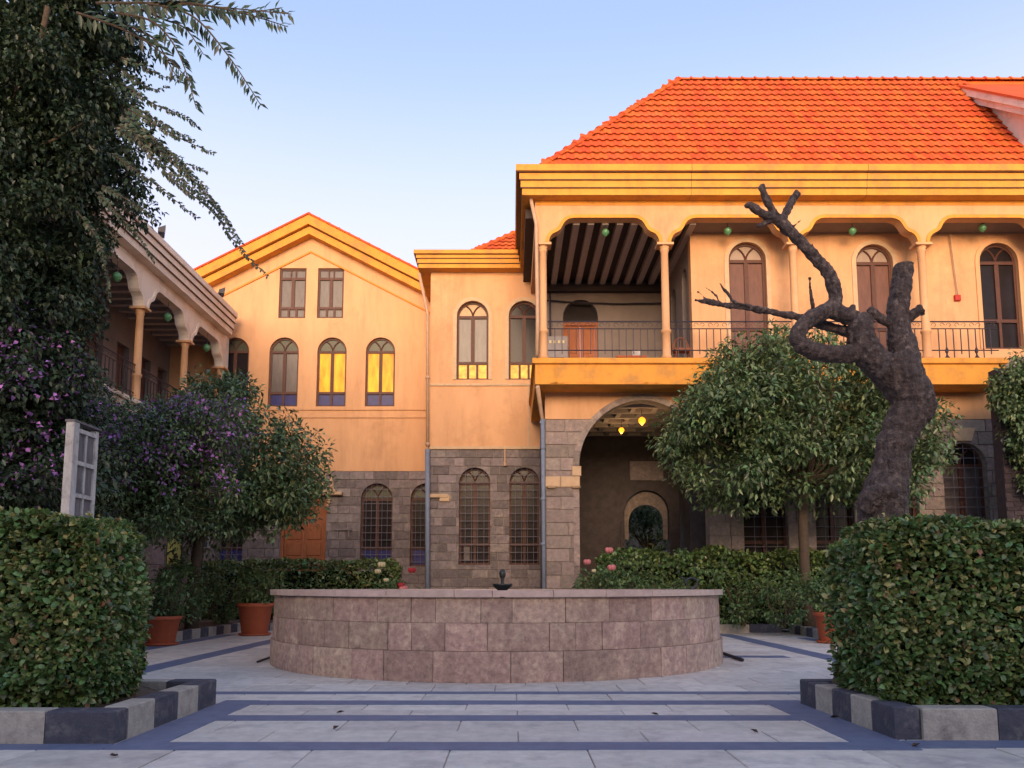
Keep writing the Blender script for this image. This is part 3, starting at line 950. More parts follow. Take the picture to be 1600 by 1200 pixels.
# arch stones of the porch
n = 17
rr0, rr1 = PA[2:], PB[2:]
m_ = len(rr0)
for i in range(n):
    i0, i1 = round(i * (m_ - 1) / n), round((i + 1) * (m_ - 1) / n)
    MB().prism(F23, rr1[i0:i1 + 1] + rr0[i0:i1 + 1][::-1], [], -.45, .045 + .01 * (i % 2)).build('arch_stone', M['ashlar'], rb)
for sgn in (-1, 1):
    a_, b_ = sorted((3.86 + sgn * 1.89, 3.86 + sgn * 2.06))
    for z0, z1 in ((0, .9), (.9, 1.8), (1.8, 2.7), (2.7, 3.5), (3.5, 4.1), (4.42, 4.72)):
        MB().fbox(F23, a_, b_, z0 + .005, z1 - .005, -.45, .015).build('jamb_stone', M['ashlar'], rb)
for x0, x1 in ((.96, 1.42), (1.43, 1.99)):
    q = MB().fbox(F23, x0, x1, 4.10, 4.42, -.46, .05, .02)
    q.build('impost_block', M['pale'], rb)
MB().fbox(F23, 1.76, 2.03, 4.43, 4.72, -.3, .06, .02).build('impost_block', M['pale'], rb)
for z in (4.04,):
    for x0 in (1.0, 1.72): MB().lathe([(.02, 0), (.13, .03), (.16, .08), (.10, .12)], 8, (x0 + .15, 22.99, z)).build('carved_corbel', M['pale'], rb)
for i, w in enumerate(gw):
    window(rb, F23, *w, c=-.25, low=.6, main='curtain' if i == 0 else 'glassdark', lowm='glassdark', fan='glassdark')
    grille(rb, F23, *w, dv=.29, du=.3)
MB().prism(F23, [(13.08, 5.47), (13.52, 5.47), (13.66, 5.86), (12.94, 5.86)], [], -.02, .07).build('keystone', M['pale'], rb)
# the porch inside
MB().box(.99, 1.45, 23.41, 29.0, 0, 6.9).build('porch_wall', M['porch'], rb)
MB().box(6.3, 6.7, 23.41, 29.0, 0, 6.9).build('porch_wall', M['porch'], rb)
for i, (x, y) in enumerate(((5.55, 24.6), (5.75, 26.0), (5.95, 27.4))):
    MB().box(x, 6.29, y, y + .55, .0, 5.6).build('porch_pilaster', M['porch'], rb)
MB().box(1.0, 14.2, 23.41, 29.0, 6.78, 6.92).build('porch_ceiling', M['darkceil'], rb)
for i in range(7):
    y = 23.6 + i * .75
    MB().box(1.46, 6.29, y, y + .16, 6.62, 6.775).build('porch_ceiling_beam', M['beam'], rb)
for i in range(6):
    for j in range(7):
        x = 1.7 + j * .66 + (.3 if i % 2 else 0); y = 23.77 + i * .75
        MB().box(x, x + .15, y, y + .58, 6.63, 6.774).build('porch_ceiling_beam', M['beam'], rb)
Fp = front(28.5)
ol, orr, ot = at(976, 850, 28.5).x, at(1046, 850, 28.5).x, at(1010, 766, 28.5).z
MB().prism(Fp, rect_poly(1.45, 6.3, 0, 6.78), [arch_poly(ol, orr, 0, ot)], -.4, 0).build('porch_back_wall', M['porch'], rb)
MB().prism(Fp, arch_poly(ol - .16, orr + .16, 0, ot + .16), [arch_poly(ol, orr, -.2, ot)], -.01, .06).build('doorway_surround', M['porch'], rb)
q0 = at(1010, 800, 28.5)
MB().prism(Fp, arch_poly(ol + .02, orr - .02, 2.9, ot - .02), [arch_poly(ol + .18, orr - .18, 2.0, at(1010, 788, 28.5).z)], -.25, -.15).build('doorway_tympanum', M['ashlar'], rb)
MB().fbox(Fp, at(984, 735, 28.5).x, at(1036, 735, 28.5).x, at(1000, 751, 28.5).z, at(1000, 721, 28.5).z, 0, .05, .01).build('wall_plaque', M['basalt'], rb)
MB().box(14.0, 14.3, 23.41, 28, 0, 6.9).build('end_wall', M['ashlar'], rb)
# main roof
keepx = lambda q: q.x < 15.25 + 0 * q.y
E0, E1, R0, R1 = (.85, 21.72, 13.29), (XE, 21.72, 13.29), (5.63, 25.0, 18.2), (XE, 25.0, 18.2)
mr = roof_plane(rb, E0, E1, R0, R1, keepx)
ridge_tiles(mr, E0, R0, .12)
ridge_tiles(mr, R0, (XE, 25.0, 18.2), .12)
MB().add([(.85, 21.75, 13.27), (.85, 28.3, 13.27), (5.63, 25.02, 18.17)], [(0, 2, 1)]).build('roof_hip', M['tilei'], rb)
MB().add([(.85, 28.3, 13.27), (XE, 28.3, 13.27), (XE, 25.02, 18.17), (5.63, 25.02, 18.17)], [(0, 3, 2, 1)]).build('roof_back', M['tilei'], rb)
# raised wing cutting into the roof at the right
MB().prism(west(15.3), [(-25.2, 13.3), (-21.75, 13.3), (-21.75, 15.0), (-25.2, 17.8)], [], -3.6, 0).build('raised_wing_wall', M['beige'], rb)
wq = at(1600, 160, 22.6)
def rake(c0, c1, za, zb):
    FWW = west(15.3)
    sl_ = lambda y: 18.1 - (25.1 - y) * .80
    return MB().prism(FWW, [(-25.3, sl_(25.3) + za), (-21.4, sl_(21.4) + za), (-21.4, sl_(21.4) + zb), (-25.3, sl_(25.3) + zb)], [], c0, c1)
rake(-3.6, .30, -.50, -.25).build('raised_wing_cornice', M['beige'], rb)
rake(-3.6, .42, -.245, .0).build('raised_wing_cornice', M['beige'], rb)
rake(-3.6, .46, .005, .09).build('raised_wing_verge', M['tilei'], rb)
# rainwater pipes
b = MB().tube([at(828, 303, 21.9), at(831, 318, 21.85), at(838, 350, 21.82), at(840, 500, 21.82), at(839, 556, 21.82)], .055, 8)
b.build('downpipe', M['pipep'], rb, True)
b = MB().tube([at(840, 604, 22.0), at(845, 640, 22.85), at(848, 660, 22.88)], .06, 8); b.build('downpipe', M['pipep'], rb, True)
b = MB().tube([at(848, 655, 22.86), at(849, 780, 22.86), (at(850, 900, 22.86).x, 22.86, .1)], .065, 8)
for yq in (700, 780, 850): b.tube([at(848.5, yq, 22.86) - Vector((0, 0, .04)), at(848.5, yq, 22.86) + Vector((0, 0, .04))], .078, 8)
b.build('downpipe', M['pipeb'], rb, True)
# things kept in the loggia
t = thing('steel_cabinet', 'grey steel cabinet with slots in the left corner of the loggia', 'cabinet', (1.55, 26.9, 7.66))
MB().box(-.38, .38, -.2, .2, 0, 2.2).build('body', M['metalbox'], t)
for z in (.55, .95, 1.35): MB().box(-.25, .25, -.215, -.195, z, z + .1).build('slot', M['iron'], t)
for i in range(4): MB().box(-.26 + i * .15, -.18 + i * .15, -.22, -.195, 1.95, 2.05).build('indicator', M['whitep'], t)
t = thing('trough_planter', 'reddish clay trough on the loggia floor behind the railing', 'planter', (at(985, 550, 23.2).x, 23.2, 7.69))
MB().add([(-.33, -.14, 0), (.33, -.14, 0), (.33, .14, 0), (-.33, .14, 0), (-.42, -.18, .33), (.42, -.18, .33), (.42, .18, .33), (-.42, .18, .33)],
         [(0, 1, 5, 4), (1, 2, 6, 5), (2, 3, 7, 6), (3, 0, 4, 7), (4, 5, 6, 7)]).build('trough', M['pot'], t)
MB().box(-.45, .45, -.2, .2, .33, .38).build('lip', M['pot'], t)
MB().box(.05, .28, -.1, .08, .381, .55).build('white_bag', M['whitewood'], t)
t = thing('wicker_chair', 'small wicker chair on the balcony behind the second column', 'chair', (at(1066, 553, 22.6).x, 22.62, 7.69))
MB().box(-.24, .24, -.2, .2, .38, .44).build('seat', M['wicker'], t)
b = MB().tube([(.24 * math.cos(a), .16 + .03 * math.sin(a), .44 + .42 * math.sin(a)) for a in [math.pi * i / 10 for i in range(11)]], .025, 5)
for i in range(5): b.tube([(-.18 + .09 * i, .17, .44), (-.18 + .09 * i, .18, .78)], .012, 4)
b.build('backrest', M['wicker'], t)
for sx in (-.2, .2):
    for sy in (-.16, .16): MB().tube([(sx, sy, 0), (sx, sy, .38)], .02, 5).build('leg', M['wicker'], t)

# ------------------------------------------------------------------ middle block
mb_ = thing('middle_block', 'narrow orange block between the gable house and the arcaded building', 'building')
bw = [(-1.96, -.83, 8.45, 11.32), (-.12, .98, 8.45, 11.32)]
XR = 1.30
MB().prism(F272, rect_poly(-2.9, .985, 6.02, 12.42), [arch_poly(*w) for w in bw[:1]] + [arch_poly(-.12, .984, 8.45, 11.32)[0:1] + [(.98, 8.45), (.98, 10.77)] + arch_poly(-.12, .98, 8.45, 11.32)[3:]], -.4, 0).build('upper_wall', M['peach'], mb_)
MB().box(-2.9, -2.5, 27.61, 33, 0, 12.42).build('side_wall', M['peach'], mb_)
for i, w in enumerate(bw): window(mb_, F272, *w, c=-.16, low=.62, main='curtain' if i == 0 else 'glassdark', lowm='litlow', fan='pale' if i == 0 else 'glassdark', nlow=3, surround='pale')
MB().fbox(F272, -2.93, .97, 8.22, 8.30, 0, .05).build('string_course', M['pale'], mb_)
MB().fbox(F272, -2.93, .97, 5.96, 6.06, 0, .07).build('string_course', M['pale'], mb_)
MB().fbox(F272, .55, .62, 6.07, 8.2, 0, .03).build('wall_joint', M['pale'], mb_)
bg = [(-1.83, -.75, 1.95, 5.33), (-.09, .95, 1.95, 5.33)]
stone_wall(mb_, F272, -2.86, .985, 0, 5.96, [arch_poly(*w) for w in bg], 'basalt', .30, .44, seed=9)
for i, w in enumerate(bg):
    window(mb_, F272, *w, c=-.25, low=.7, main='glassdark', lowm='glassdark', fan='glassdark')
    grille(mb_, F272, *w, dv=.27, du=.2)
    MB().fbox(F272, w[0] + .16, w[0] + .36, 2.1, 2.6, -.27, -.262).build('pale_sliver', M['curtain'], mb_) if i == 0 else None  # thin strip in the curtain colour, paler than the dark pane
BC = [(z - .72, c) for z, c in [(13.10, -.3), (13.10, .40), (13.25, .40), (13.265, .44), (13.42, .44), (13.435, .48), (13.55, .48), (13.57, .56), (13.70, .56), (13.73, .5), (13.73, -.3)]]
sweep_path(MB(), BC, [(-2.9, 33), (-2.9, 27.2), (.66, 27.2)]).build('cornice', M['ochre'], mb_)
for z, c in ((12.537, .445), (12.707, .485), (12.84, .52)):
    sweep_path(MB(), [(z - .010, 0), (z - .010, c), (z + .008, c), (z + .008, 0)], [(-2.9, 33), (-2.9, 27.2), (.66, 27.2)]).build('cornice_groove', M['wood'], mb_)
mr2 = roof_plane(mb_, (-1.5, 27.1, 13.02), (2.2, 27.1, 13.02), (1.6, 30.2, 15.9), (2.2, 30.2, 15.9), lambda q: True)
ridge_tiles(mr2, (-1.5, 27.1, 13.02), (1.6, 30.2, 15.9), .12)
MB().box(-2.9, 2.2, 27.61, 33, 12.4, 12.9).build('roof_slab', M['inner'], mb_)
b = MB().tube([at(655, 427, 27.0), at(664, 470, 27.02), at(668, 490, 27.02), at(668, 698, 27.02)], .055, 8)
for yq in (590, 694): b.tube([at(668, yq, 27.02) - Vector((0, 0, .05)), at(668, yq, 27.02) + Vector((0, 0, .05))], .075, 8)
b.build('downpipe', M['pipep'], mb_, True)
b = MB().tube([at(668, 702, 27.0), (at(669, 900, 27.0).x, 27.0, .1)], .085, 8); b.build('downpipe', M['pipeb'], mb_, True)
MB().tube([at(789, 702, 27.1), at(789, 722, 27.1)], .03, 6).tube([at(789, 722, 27.1), at(789, 728, 27.1)], .06, 6).build('vent_pipe', M['pipep'], mb_)
MB().fbox(F272, -2.86, -2.2, at(690, 778, 27.2).z, at(690, 772, 27.2).z, .02, .12, .02).build('broken_ledge', M['pale'], mb_)
MB().fbox(F272, -2.5, -2.15, at(690, 784, 27.2).z, at(690, 774, 27.2).z, .02, .10, .02).build('broken_ledge', M['pale'], mb_)

# ------------------------------------------------------------------ gable house
GY = 30.2
FG = front(GY)
gb = thing('gable_house', 'orange gable house with four arched windows over a stone ground floor', 'building')
gx = lambda px, py: at(px, py, GY).x
gz = lambda py: at(487, py, GY).z
ax, az = gx(487, 365), gz(372)
rx_, lx_ = gx(668, 450), gx(300, 450)
sl = (gz(372) - gz(463)) / (gx(665, 463) - ax)
zl = lambda x: az - sl * abs(x - ax)
zs_ = gz(736)
uw = [(gx(a, 580), gx(b_, 580), gz(635), gz(527)) for a, b_ in ((343, 388), (420, 466), (495, 541), (571, 617))]
tw = [(gx(a, 460), gx(b_, 460), gz(497), gz(419)) for a, b_ in ((436, 478), (496, 537))]
XL = -14.5
MB().prism(FG, [(XL, zs_), (rx_ + .7, zs_), (rx_ + .7, zl(rx_ + .7)), (ax, az), (XL, zl(XL))], [arch_poly(*w) for w in uw] + [rect_poly(*w) for w in tw], -.4, 0).build('upper_wall', M['peach'], gb)
mains = ['glassdark', 'curtain', 'lit', 'lit']
for w, m_ in zip(uw, mains): window(gb, FG, *w, c=-.14, low=.55, main=m_, lowm='blue', fan='greenglass')
for w in tw: window(gb, FG, *w, c=-.10, low=.42, main='curtain', lowm='curtain', fan='curtain', rect=True, nlow=3)
MB().fbox(FG, XL, rx_, gz(641), gz(637), 0, .05).build('string_course', M['peach'], gb)
MB().fbox(FG, XL, rx_, gz(653), gz(649), 0, .05).build('string_course', M['peach'], gb)
def rakes(z0, z1, c0, c1, m, name):
    for sgn in (-1, 1):
        xe = ax + sgn * (5.6 if sgn > 0 else 6.6)
        if sgn > 0: xe = rx_ + .55
        pts = [(ax, az + z0), (xe, zl(xe) + z0), (xe, zl(xe) + z1), (ax, az + z1)]
        if sgn > 0: pts = pts
        else: pts = pts[::-1]
        MB().prism(FG, pts, [], c0, c1).build(name, M[m], gb)
rakes(-.62, -.55, -.01, .05, 'trimline', 'gable_trim')
rakes(.005, .30, -.3, .40, 'ochre', 'raking_cornice')
rakes(.305, .34, -.3, .36, 'wood', 'cornice_groove')
rakes(.345, .72, -.3, .55, 'ochre', 'raking_cornice')
rakes(.725, .80, -6.0, .60, 'tilei', 'roof')
for sgn in (-1, 1):
    xe = rx_ + .5 if sgn > 0 else ax - 6.5
    ridge_tiles(gb, (xe, GY - .5, zl(xe) + .78), (ax, GY - .5, az + .78), .05)
door = (gx(437, 850), gx(509, 850), 0, gz(778))
ggw = [(gx(a, 820), gx(b_, 820), gz(885), gz(755)) for a, b_ in ((330, 380), (563, 613), (641, 690))]
stone_wall(gb, FG, XL, rx_ + .7, 0, zs_ - .005, [arch_poly(*w) for w in ggw] + [rect_poly(*door)], 'basalt', .33, .52, seed=21)
for w in ggw:
    window(gb, FG, *w, c=-.25, low=.7, main='glassdark', lowm='blue', fan='greenglass')
    grille(gb, FG, *w, dv=.28, du=.2)
fr = MB()
for q in ((door[0], door[0] + .12), (door[1] - .12, door[1])): fr.fbox(FG, *q, 0, door[3] - .001, -.3, -.1)
fr.fbox(FG, door[0] + .12, door[1] - .12, door[3] - .12, door[3] - .001, -.3, -.1)
fr = fr.build('door_frame', M['door'], gb)
w_ = (door[1] - door[0] - .24) / 2
for s_ in (0, 1):
    a0 = door[0] + .12 + s_ * w_ + .005; a1 = a0 + w_ - .01
    lf = MB().fbox(FG, a0, a1, .02, door[3] - .125, -.26, -.2)
    z = .25
    for hgt in (.9, .62, .62, .62, .62):
        if z + hgt > door[3] - .2: hgt = door[3] - .2 - z
        if hgt > .15: lf.fbox(FG, a0 + .1, a1 - .1, z, z + hgt - .1, -.21, -.165, .02)
        z += hgt
    lf.build('door_leaf', M['door'], fr)
zc = gz(772)
q = MB().fbox(FG, door[0] - .35, door[1] + .62, zc - .06, zc + .06, 0, .30, .02)
q.fbox(FG, door[0] - .28, door[1] + .35, zc + .06, zc + .16, 0, .22, .02).build('door_ledge', M['pale'], gb)
for s_ in (door[0] - .12, door[1] + .02):
    q = MB()
    for i in range(6): q.lathe([(.02, -.05), (.09, 0), (.03, .06)], 7, (s_ + .06 + .035 * math.sin(i * 1.3), GY - .08, zc - .12 - .11 * i))
    q.build('carved_bracket', M['pale'], gb)
crest = MB(); rg = random.Random(8)
for i in range(70):
    a = rg.uniform(0, math.pi); rad = rg.uniform(.25, .95)
    xx = (door[0] + door[1]) / 2 + math.cos(a) * rad * 1.15; zz = zc + .18 + math.sin(a) * rad * 1.2
    crest.lathe([(.02, -.07), (rg.uniform(.05, .10), 0), (.02, .08)], 6, (xx, GY - .06, zz))
for i in range(5):
    r_ = .3 + i * .17
    crest.tube([((door[0] + door[1]) / 2 + r_ * 1.15 * math.cos(math.pi * j / 12), GY - .05, zc + .16 + 1.2 * r_ * math.sin(math.pi * j / 12)) for j in range(13)], .03, 5)
crest.build('carved_crest', M['pale'], gb)
for x0 in (gx(392, 830), gx(524, 830)):
    q = MB().fbox(FG, x0, x0 + .65, gz(829), gz(825), .02, .12)
    q.fbox(FG, x0 + .08, x0 + .14, gz(840), gz(829), .02, .09).fbox(FG, x0 + .5, x0 + .56, gz(840), gz(829), .02, .09).build('wall_bracket', M['basalt'], gb)

# ------------------------------------------------------------------ left wing
lw = thing('left_wing', 'beige balcony wing with columns along the left side of the court', 'building')
FL = east(-11.1)
lc = [6.9, 10.15, 13.4, 16.65, 19.9, 23.15, 26.45, 29.72]
arcade(lw, FL, lc, 9.58, 10.9, 6.5, 30.15, k=1.12, wall='beige', border='beige')
for y in lc:
    o = column(lw, -11.25, y, 6.66, 9.52)
LCN = [(z - 1.95, c) for z, c in [(12.80, -.3), (12.80, .30), (13.00, .32), (13.02, .37), (13.24, .38), (13.26, .43), (13.45, .43), (13.47, .50), (13.66, .50), (13.70, .44), (13.70, -.3)]]
sweep_path(MB(), LCN, [(-11.1, 6.5), (-11.1, 29.6)]).build('cornice', M['beige'], lw)
for z, c in ((11.06, .375), (11.3, .435), (11.51, .465)):
    sweep_path(MB(), [(z - .012, 0), (z - .012, c), (z + .010, c), (z + .010, 0)], [(-11.1, 6.5), (-11.1, 29.6)]).build('cornice_groove', M['wood'], lw)
sweep_path(MB(), [(6.28, -.8), (6.28, 0), (6.52, .02), (6.54, .10), (6.66, .10), (6.66, -.8)], [(-11.1, 6.5), (-11.1, 30.1)]).build('balcony', M['beige'], lw)
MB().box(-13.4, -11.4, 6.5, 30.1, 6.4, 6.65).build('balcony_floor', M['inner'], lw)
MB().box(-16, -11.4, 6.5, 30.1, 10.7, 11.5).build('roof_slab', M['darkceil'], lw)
y = 6.8
while y < 30:
    MB().box(-13.39, -11.41, y, y + .2, 10.52, 10.698).build('ceiling_beam', M['beam'], lw); y += .62
FLB = east(-13.4)
dds = [(17.0, 18.0), (19.5, 20.5), (22.0, 23.0), (24.2, 25.2), (26.1, 26.95), (27.8, 28.6), (29.2, 30.0)]
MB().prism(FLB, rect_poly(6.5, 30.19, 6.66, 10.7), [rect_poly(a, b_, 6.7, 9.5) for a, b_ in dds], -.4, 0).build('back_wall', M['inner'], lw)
for a, b_ in dds:
    d_ = MB().fbox(FLB, a, b_, 6.7, 9.5, -.3, -.2)
    for q in (a + .06, (a + b_) / 2 + .02): 
        d_.fbox(FLB, q, q + (b_ - a) / 2 - .1, 6.85, 7.7, -.21, -.17, .02); d_.fbox(FLB, q, q + (b_ - a) / 2 - .1, 7.85, 9.3, -.21, -.17, .02)
    d_.build('balcony_door', M['wood'], lw)
for i in range(0, 7): railing(lw, FL, lc[i] + .13, lc[i + 1] - .13, 6.66, -.15)
stone_wall(lw, FL, 6.5, 30.15, 0, 6.28, [], 'basalt', .6, 1.1, seed=31, back=.3)
# floodlights on the cornice
for i, (px, py, y) in enumerate(((255, 357, 23.0), (347, 453, 28.0))):
    t = thing('floodlight', ['black floodlight on the left cornice, nearer of two', 'black floodlight on the left cornice, by the gable'][i], 'floodlight', (-10.72, y, 11.74), 'cornice floodlights', rz=R(25))
    MB().tube([(0, 0, 0), (0, 0, .14)], .03, 6).build('bracket', M['lampblk'], t)
    h_ = MB().add([(-.05, -.2, .12), (-.05, .2, .12), (.14, .24, .10), (.14, -.24, .10), (-.05, -.2, .24), (-.05, .2, .24), (.16, .24, .34), (.16, -.24, .34)],
             [(3, 2, 1, 0), (4, 5, 6, 7), (0, 1, 5, 4), (1, 2, 6, 5), (2, 3, 7, 6), (3, 0, 4, 7)]).build('housing', M['lampblk'], t)
    MB().add([(.145, -.21, .12), (.145, .21, .12), (.166, .21, .32), (.166, -.21, .32)], [(0, 1, 2, 3)]).build('lens', M['lens'], t)

# ------------------------------------------------------------------ hanging globe lanterns
def lantern(px, py, Y, top, m, r, label, group):
    q = at(px, py, Y)
    t = thing('hanging_lantern', label, 'lantern', q, group)
    MB().lathe([(.012, -r * 1.25), (r * .35, -r * .98), (r * .78, -r * .62), (r, -r * .1), (r * .95, r * .25), (r * .7, r * .62), (r * .35, r * .85), (.03, r * .95)], 14).build('globe', M[m], t, True)
    if m == 'amber':
        pl = bpy.data.lights.new('lantern_light', 'POINT'); pl.energy = 2.5; pl.color = (1, .62, .28); pl.shadow_soft_size = r
        po = bpy.data.objects.new('lantern_light', pl); po.location = (0, 0, -r * 1.6); link(po, t)
    MB().tube([(0, 0, r * .9), (0, 0, top - q.z)], .010, 5).tube([(0, 0, r * .85), (0, 0, r * 1.15)], .035, 8).build('rod', M['iron'], t)
for px, py, lab in ((946, 363, 'green glass globe hanging in the loggia under the striped ceiling'), (1137, 361, 'green glass globe hanging before the upper window nearest the loggia'),
                    (1332, 361, 'green glass globe hanging above the pruned trunk, third from the left'), (1535, 356, 'green glass globe at the right end of the arcade')):
    lantern(px, py, 22.45, 11.93, 'globe', .115, lab, 'green globes of the right arcade')
for px, py, y, lab in ((183, 432, 21.6, 'green glass globe in the left wing beside the dark vine'), (262, 495, 24.9, 'green glass globe in the left wing between two columns'),
                       (323, 543, 28.1, 'green glass globe in the left wing nearest the gable house')):
    lantern(px, py, y, 10.6, 'globe', .135, lab, 'green globes of the left wing')
lantern(1003, 657, 23.9, 6.62, 'amber', .115, 'lit amber globe in the porch, larger and higher one', 'lit globes in the porch')
lantern(971, 672, 25.6, 6.62, 'amber', .095, 'lit amber globe in the porch, smaller one further in', 'lit globes in the porch')

# ------------------------------------------------------------------ the wing behind the camera that keeps the court in shade
t = thing('rear_wing', 'tall plastered wing closing the court behind the viewer', 'building')
FRr = Frame((0, -22, 0), (-1, 0, 0), (0, 0, 1), (0, 1, 0))
rw = [(x, x + 1.2, z, z + 2.6) for x in range(-24, 24, 4) for z in (1.6, 6.6)]
MB().prism(FRr, rect_poly(-28, 28, 0, 11.2), [arch_poly(*w) for w in rw], -6, 0).build('wall', M['peach'], t)
MB().prism(FRr, rect_poly(-27.9, 27.9, .1, 10.9), [], -5.9, -.3).build('window_backing', M['glassdark'], t)
MB().fbox(FRr, -28.4, 28.4, 10.9, 11.3, -6.4, .5).build('cornice', M['ochre'], t)

# ------------------------------------------------------------------ pruned bare tree
TY = 8.05
t = thing('pruned_tree', 'dark gnarled bare tree with sawn limbs standing behind the right hedge', 'tree', at(1380, 1000, TY).xy.to_3d() + Vector((0, 0, .18)))
base = t.location.copy()
PXM = TY / 1244 * .88
def limb(mb, pts, n=12, dy0=0.0):
    """pts of (px, py, radius px, depth offset m); smoothed by Catmull-Rom"""
    P = [at(x, y, TY + d) - base for x, y, r, d in pts]; Rr = [r * PXM for _, _, r, _ in pts]
    out, rad = [], []
    for i in range(len(P) - 1):
        p0, p1, p2, p3 = P[max(0, i - 1)], P[i], P[i + 1], P[min(len(P) - 1, i + 2)]
        for k in range(4):
            s_ = k / 4
            out.append(.5 * ((2 * p1) + (p2 - p0) * s_ + (2 * p0 - 5 * p1 + 4 * p2 - p3) * s_ ** 2 + (3 * p1 - p0 - 3 * p2 + p3) * s_ ** 3))
            rad.append((Rr[i] * (1 - s_) + Rr[i + 1] * s_) * random.uniform(.93, 1.07))
    out.append(P[-1]); rad.append(Rr[-1])
    mb.tube(out, rad, n)
b = MB()
limb(b, [(1362, 1095, 78, 0), (1366, 1050, 60, 0), (1372, 980, 48, 0), (1378, 900, 45, 0), (1381, 830, 42, 0), (1380, 785, 41, 0), (1392, 735, 33, 0), (1396, 700, 29, 0),
         (1412, 662, 33, 0), (1426, 632, 36, 0), (1418, 606, 38, 0), (1405, 580, 38, 0), (1395, 556, 32, 0)], 16)
limb(b, [(1322, 1085, 12, -.15), (1335, 1050, 26, -.1), (1352, 1000, 30, 0), (1366, 940, 34, 0)], 10)
limb(b, [(1440, 655, 16, -.05), (1448, 632, 18, -.08), (1446, 615, 12, -.06)], 10)
limb(b, [(1352, 800, 16, -.1), (1366, 775, 18, -.15), (1385, 768, 16, -.18), (1402, 785, 14, -.15)], 10)
limb(b, [(1412, 600, 34, 0), (1413, 560, 28, 0), (1406, 525, 22, 0), (1403, 490, 19, 0), (1408, 450, 17, 0), (1412, 416, 16.5, 0)], 14)
limb(b, [(1412, 500, 10, 0), (1428, 490, 10, -.03), (1441, 483, 10.5, -.05)], 10)
limb(b, [(1396, 510, 9, 0), (1380, 500, 8, -.03), (1366, 490, 8, -.05), (1358, 482, 6, -.05)], 8)
limb(b, [(1410, 605, 34, 0), (1385, 580, 29, -.03), (1362, 558, 26, -.05), (1348, 535, 25, -.05), (1345, 512, 22, -.04), (1352, 498, 15, 0)], 14)
limb(b, [(1352, 545, 22, -.05), (1325, 553, 16, -.05), (1295, 553, 15, -.08), (1268, 547, 16, -.12), (1248, 536, 14, -.14), (1247, 520, 13, -.14),
         (1262, 501, 13.5, -.1), (1284, 489, 14, -.05), (1302, 478, 14, 0), (1305, 462, 12, 0), (1300, 440, 11, 0), (1290, 420, 11, 0), (1268, 396, 10.5, 0), (1243, 370, 10, 0), (1222, 350, 11, 0), (1212, 338, 9, 0)], 12)
limb(b, [(1296, 485, 14, 0), (1318, 492, 15, -.02), (1334, 497, 14, -.02), (1348, 505, 15, 0)], 10)
limb(b, [(1332, 498, 10, -.05), (1330, 485, 7, -.05), (1334, 478, 4, -.05)], 8)
limb(b, [(1218, 345, 9, 0), (1204, 325, 7, -.02), (1196, 308, 6.5, -.03), (1189, 289, 6, -.04)], 9)
limb(b, [(1220, 348, 9, 0), (1230, 328, 7.5, .03), (1239, 312, 6.5, .05), (1246, 300, 6.5, .06)], 9)
limb(b, [(1212, 342, 8, 0), (1196, 336, 8, -.05), (1182, 328, 8, -.08), (1172, 320, 5, -.09), (1165, 322, 3, -.1)], 9)
limb(b, [(1204, 346, 5, 0), (1192, 350, 4, -.02), (1183, 354, 3.6, -.03)], 7)
limb(b, [(1330, 520, 10, .05), (1300, 512, 8.5, .12), (1262, 499, 8, .18), (1225, 491, 7, .2), (1185, 484, 6, .22), (1140, 478, 5, .24), (1110, 472, 4.2, .25), (1085, 469, 4, .25)], 8)
limb(b, [(1200, 486, 3.6, .2), (1170, 478, 3.4, .2), (1148, 472, 3.2, .2), (1135, 456, 3.2, .19), (1124, 442, 3, .18)], 7)
limb(b, [(1124, 474, 2.2, .25), (1119, 462, 2, .25), (1110, 454, 1.6, .25), (1101, 448, 1.3, .25)], 6)
limb(b, [(1102, 470, 2, .25), (1098, 462, 1.6, .25), (1089, 455, 1.3, .25)], 6)
limb(b, [(1271, 492, 3.4, .1), (1269, 470, 3, .08), (1266, 450, 2.8, .07), (1265, 433, 2.5, .06)], 7)
limb(b, [(1262, 388, 2, 0), (1268, 386, 1.6, -.04), (1270, 380, 1, -.06)], 6)
limb(b, [(1235, 358, 2, 0), (1242, 352, 1.5, -.04), (1252, 343, 1, -.06)], 6)
limb(b, [(1370, 590, 6, -.2), (1378, 582, 5, -.24), (1385, 570, 4, -.25), (1392, 562, 3, -.25)], 7)
tr = b.build('trunk', M['bark'], t)
md = tr.modifiers.new('fuse', 'REMESH'); md.mode = 'VOXEL'; md.voxel_size = .009; md.use_smooth_shade = True
ms = tr.modifiers.new('soften', 'SMOOTH'); ms.factor = .5; ms.iterations = 3
tx = bpy.data.textures.new('bark lumps', 'CLOUDS'); tx.noise_scale = .16; tx.noise_depth = 3
dm = tr.modifiers.new('lumps', 'DISPLACE'); dm.texture = tx; dm.strength = .04; dm.mid_level = .5
tx2 = bpy.data.textures.new('bark ridges', 'VORONOI'); tx2.noise_scale = .045; tx2.distance_metric = 'DISTANCE'
dm = tr.modifiers.new('ridges', 'DISPLACE'); dm.texture = tx2; dm.strength = .018; dm.mid_level = .4
c_ = at(1412, 414, TY) - base
MB().lathe([(.098, 0), (.09, .012)], 12, (c_.x, c_.y, c_.z - .004)).build('sawn_face', M['cut'], t)

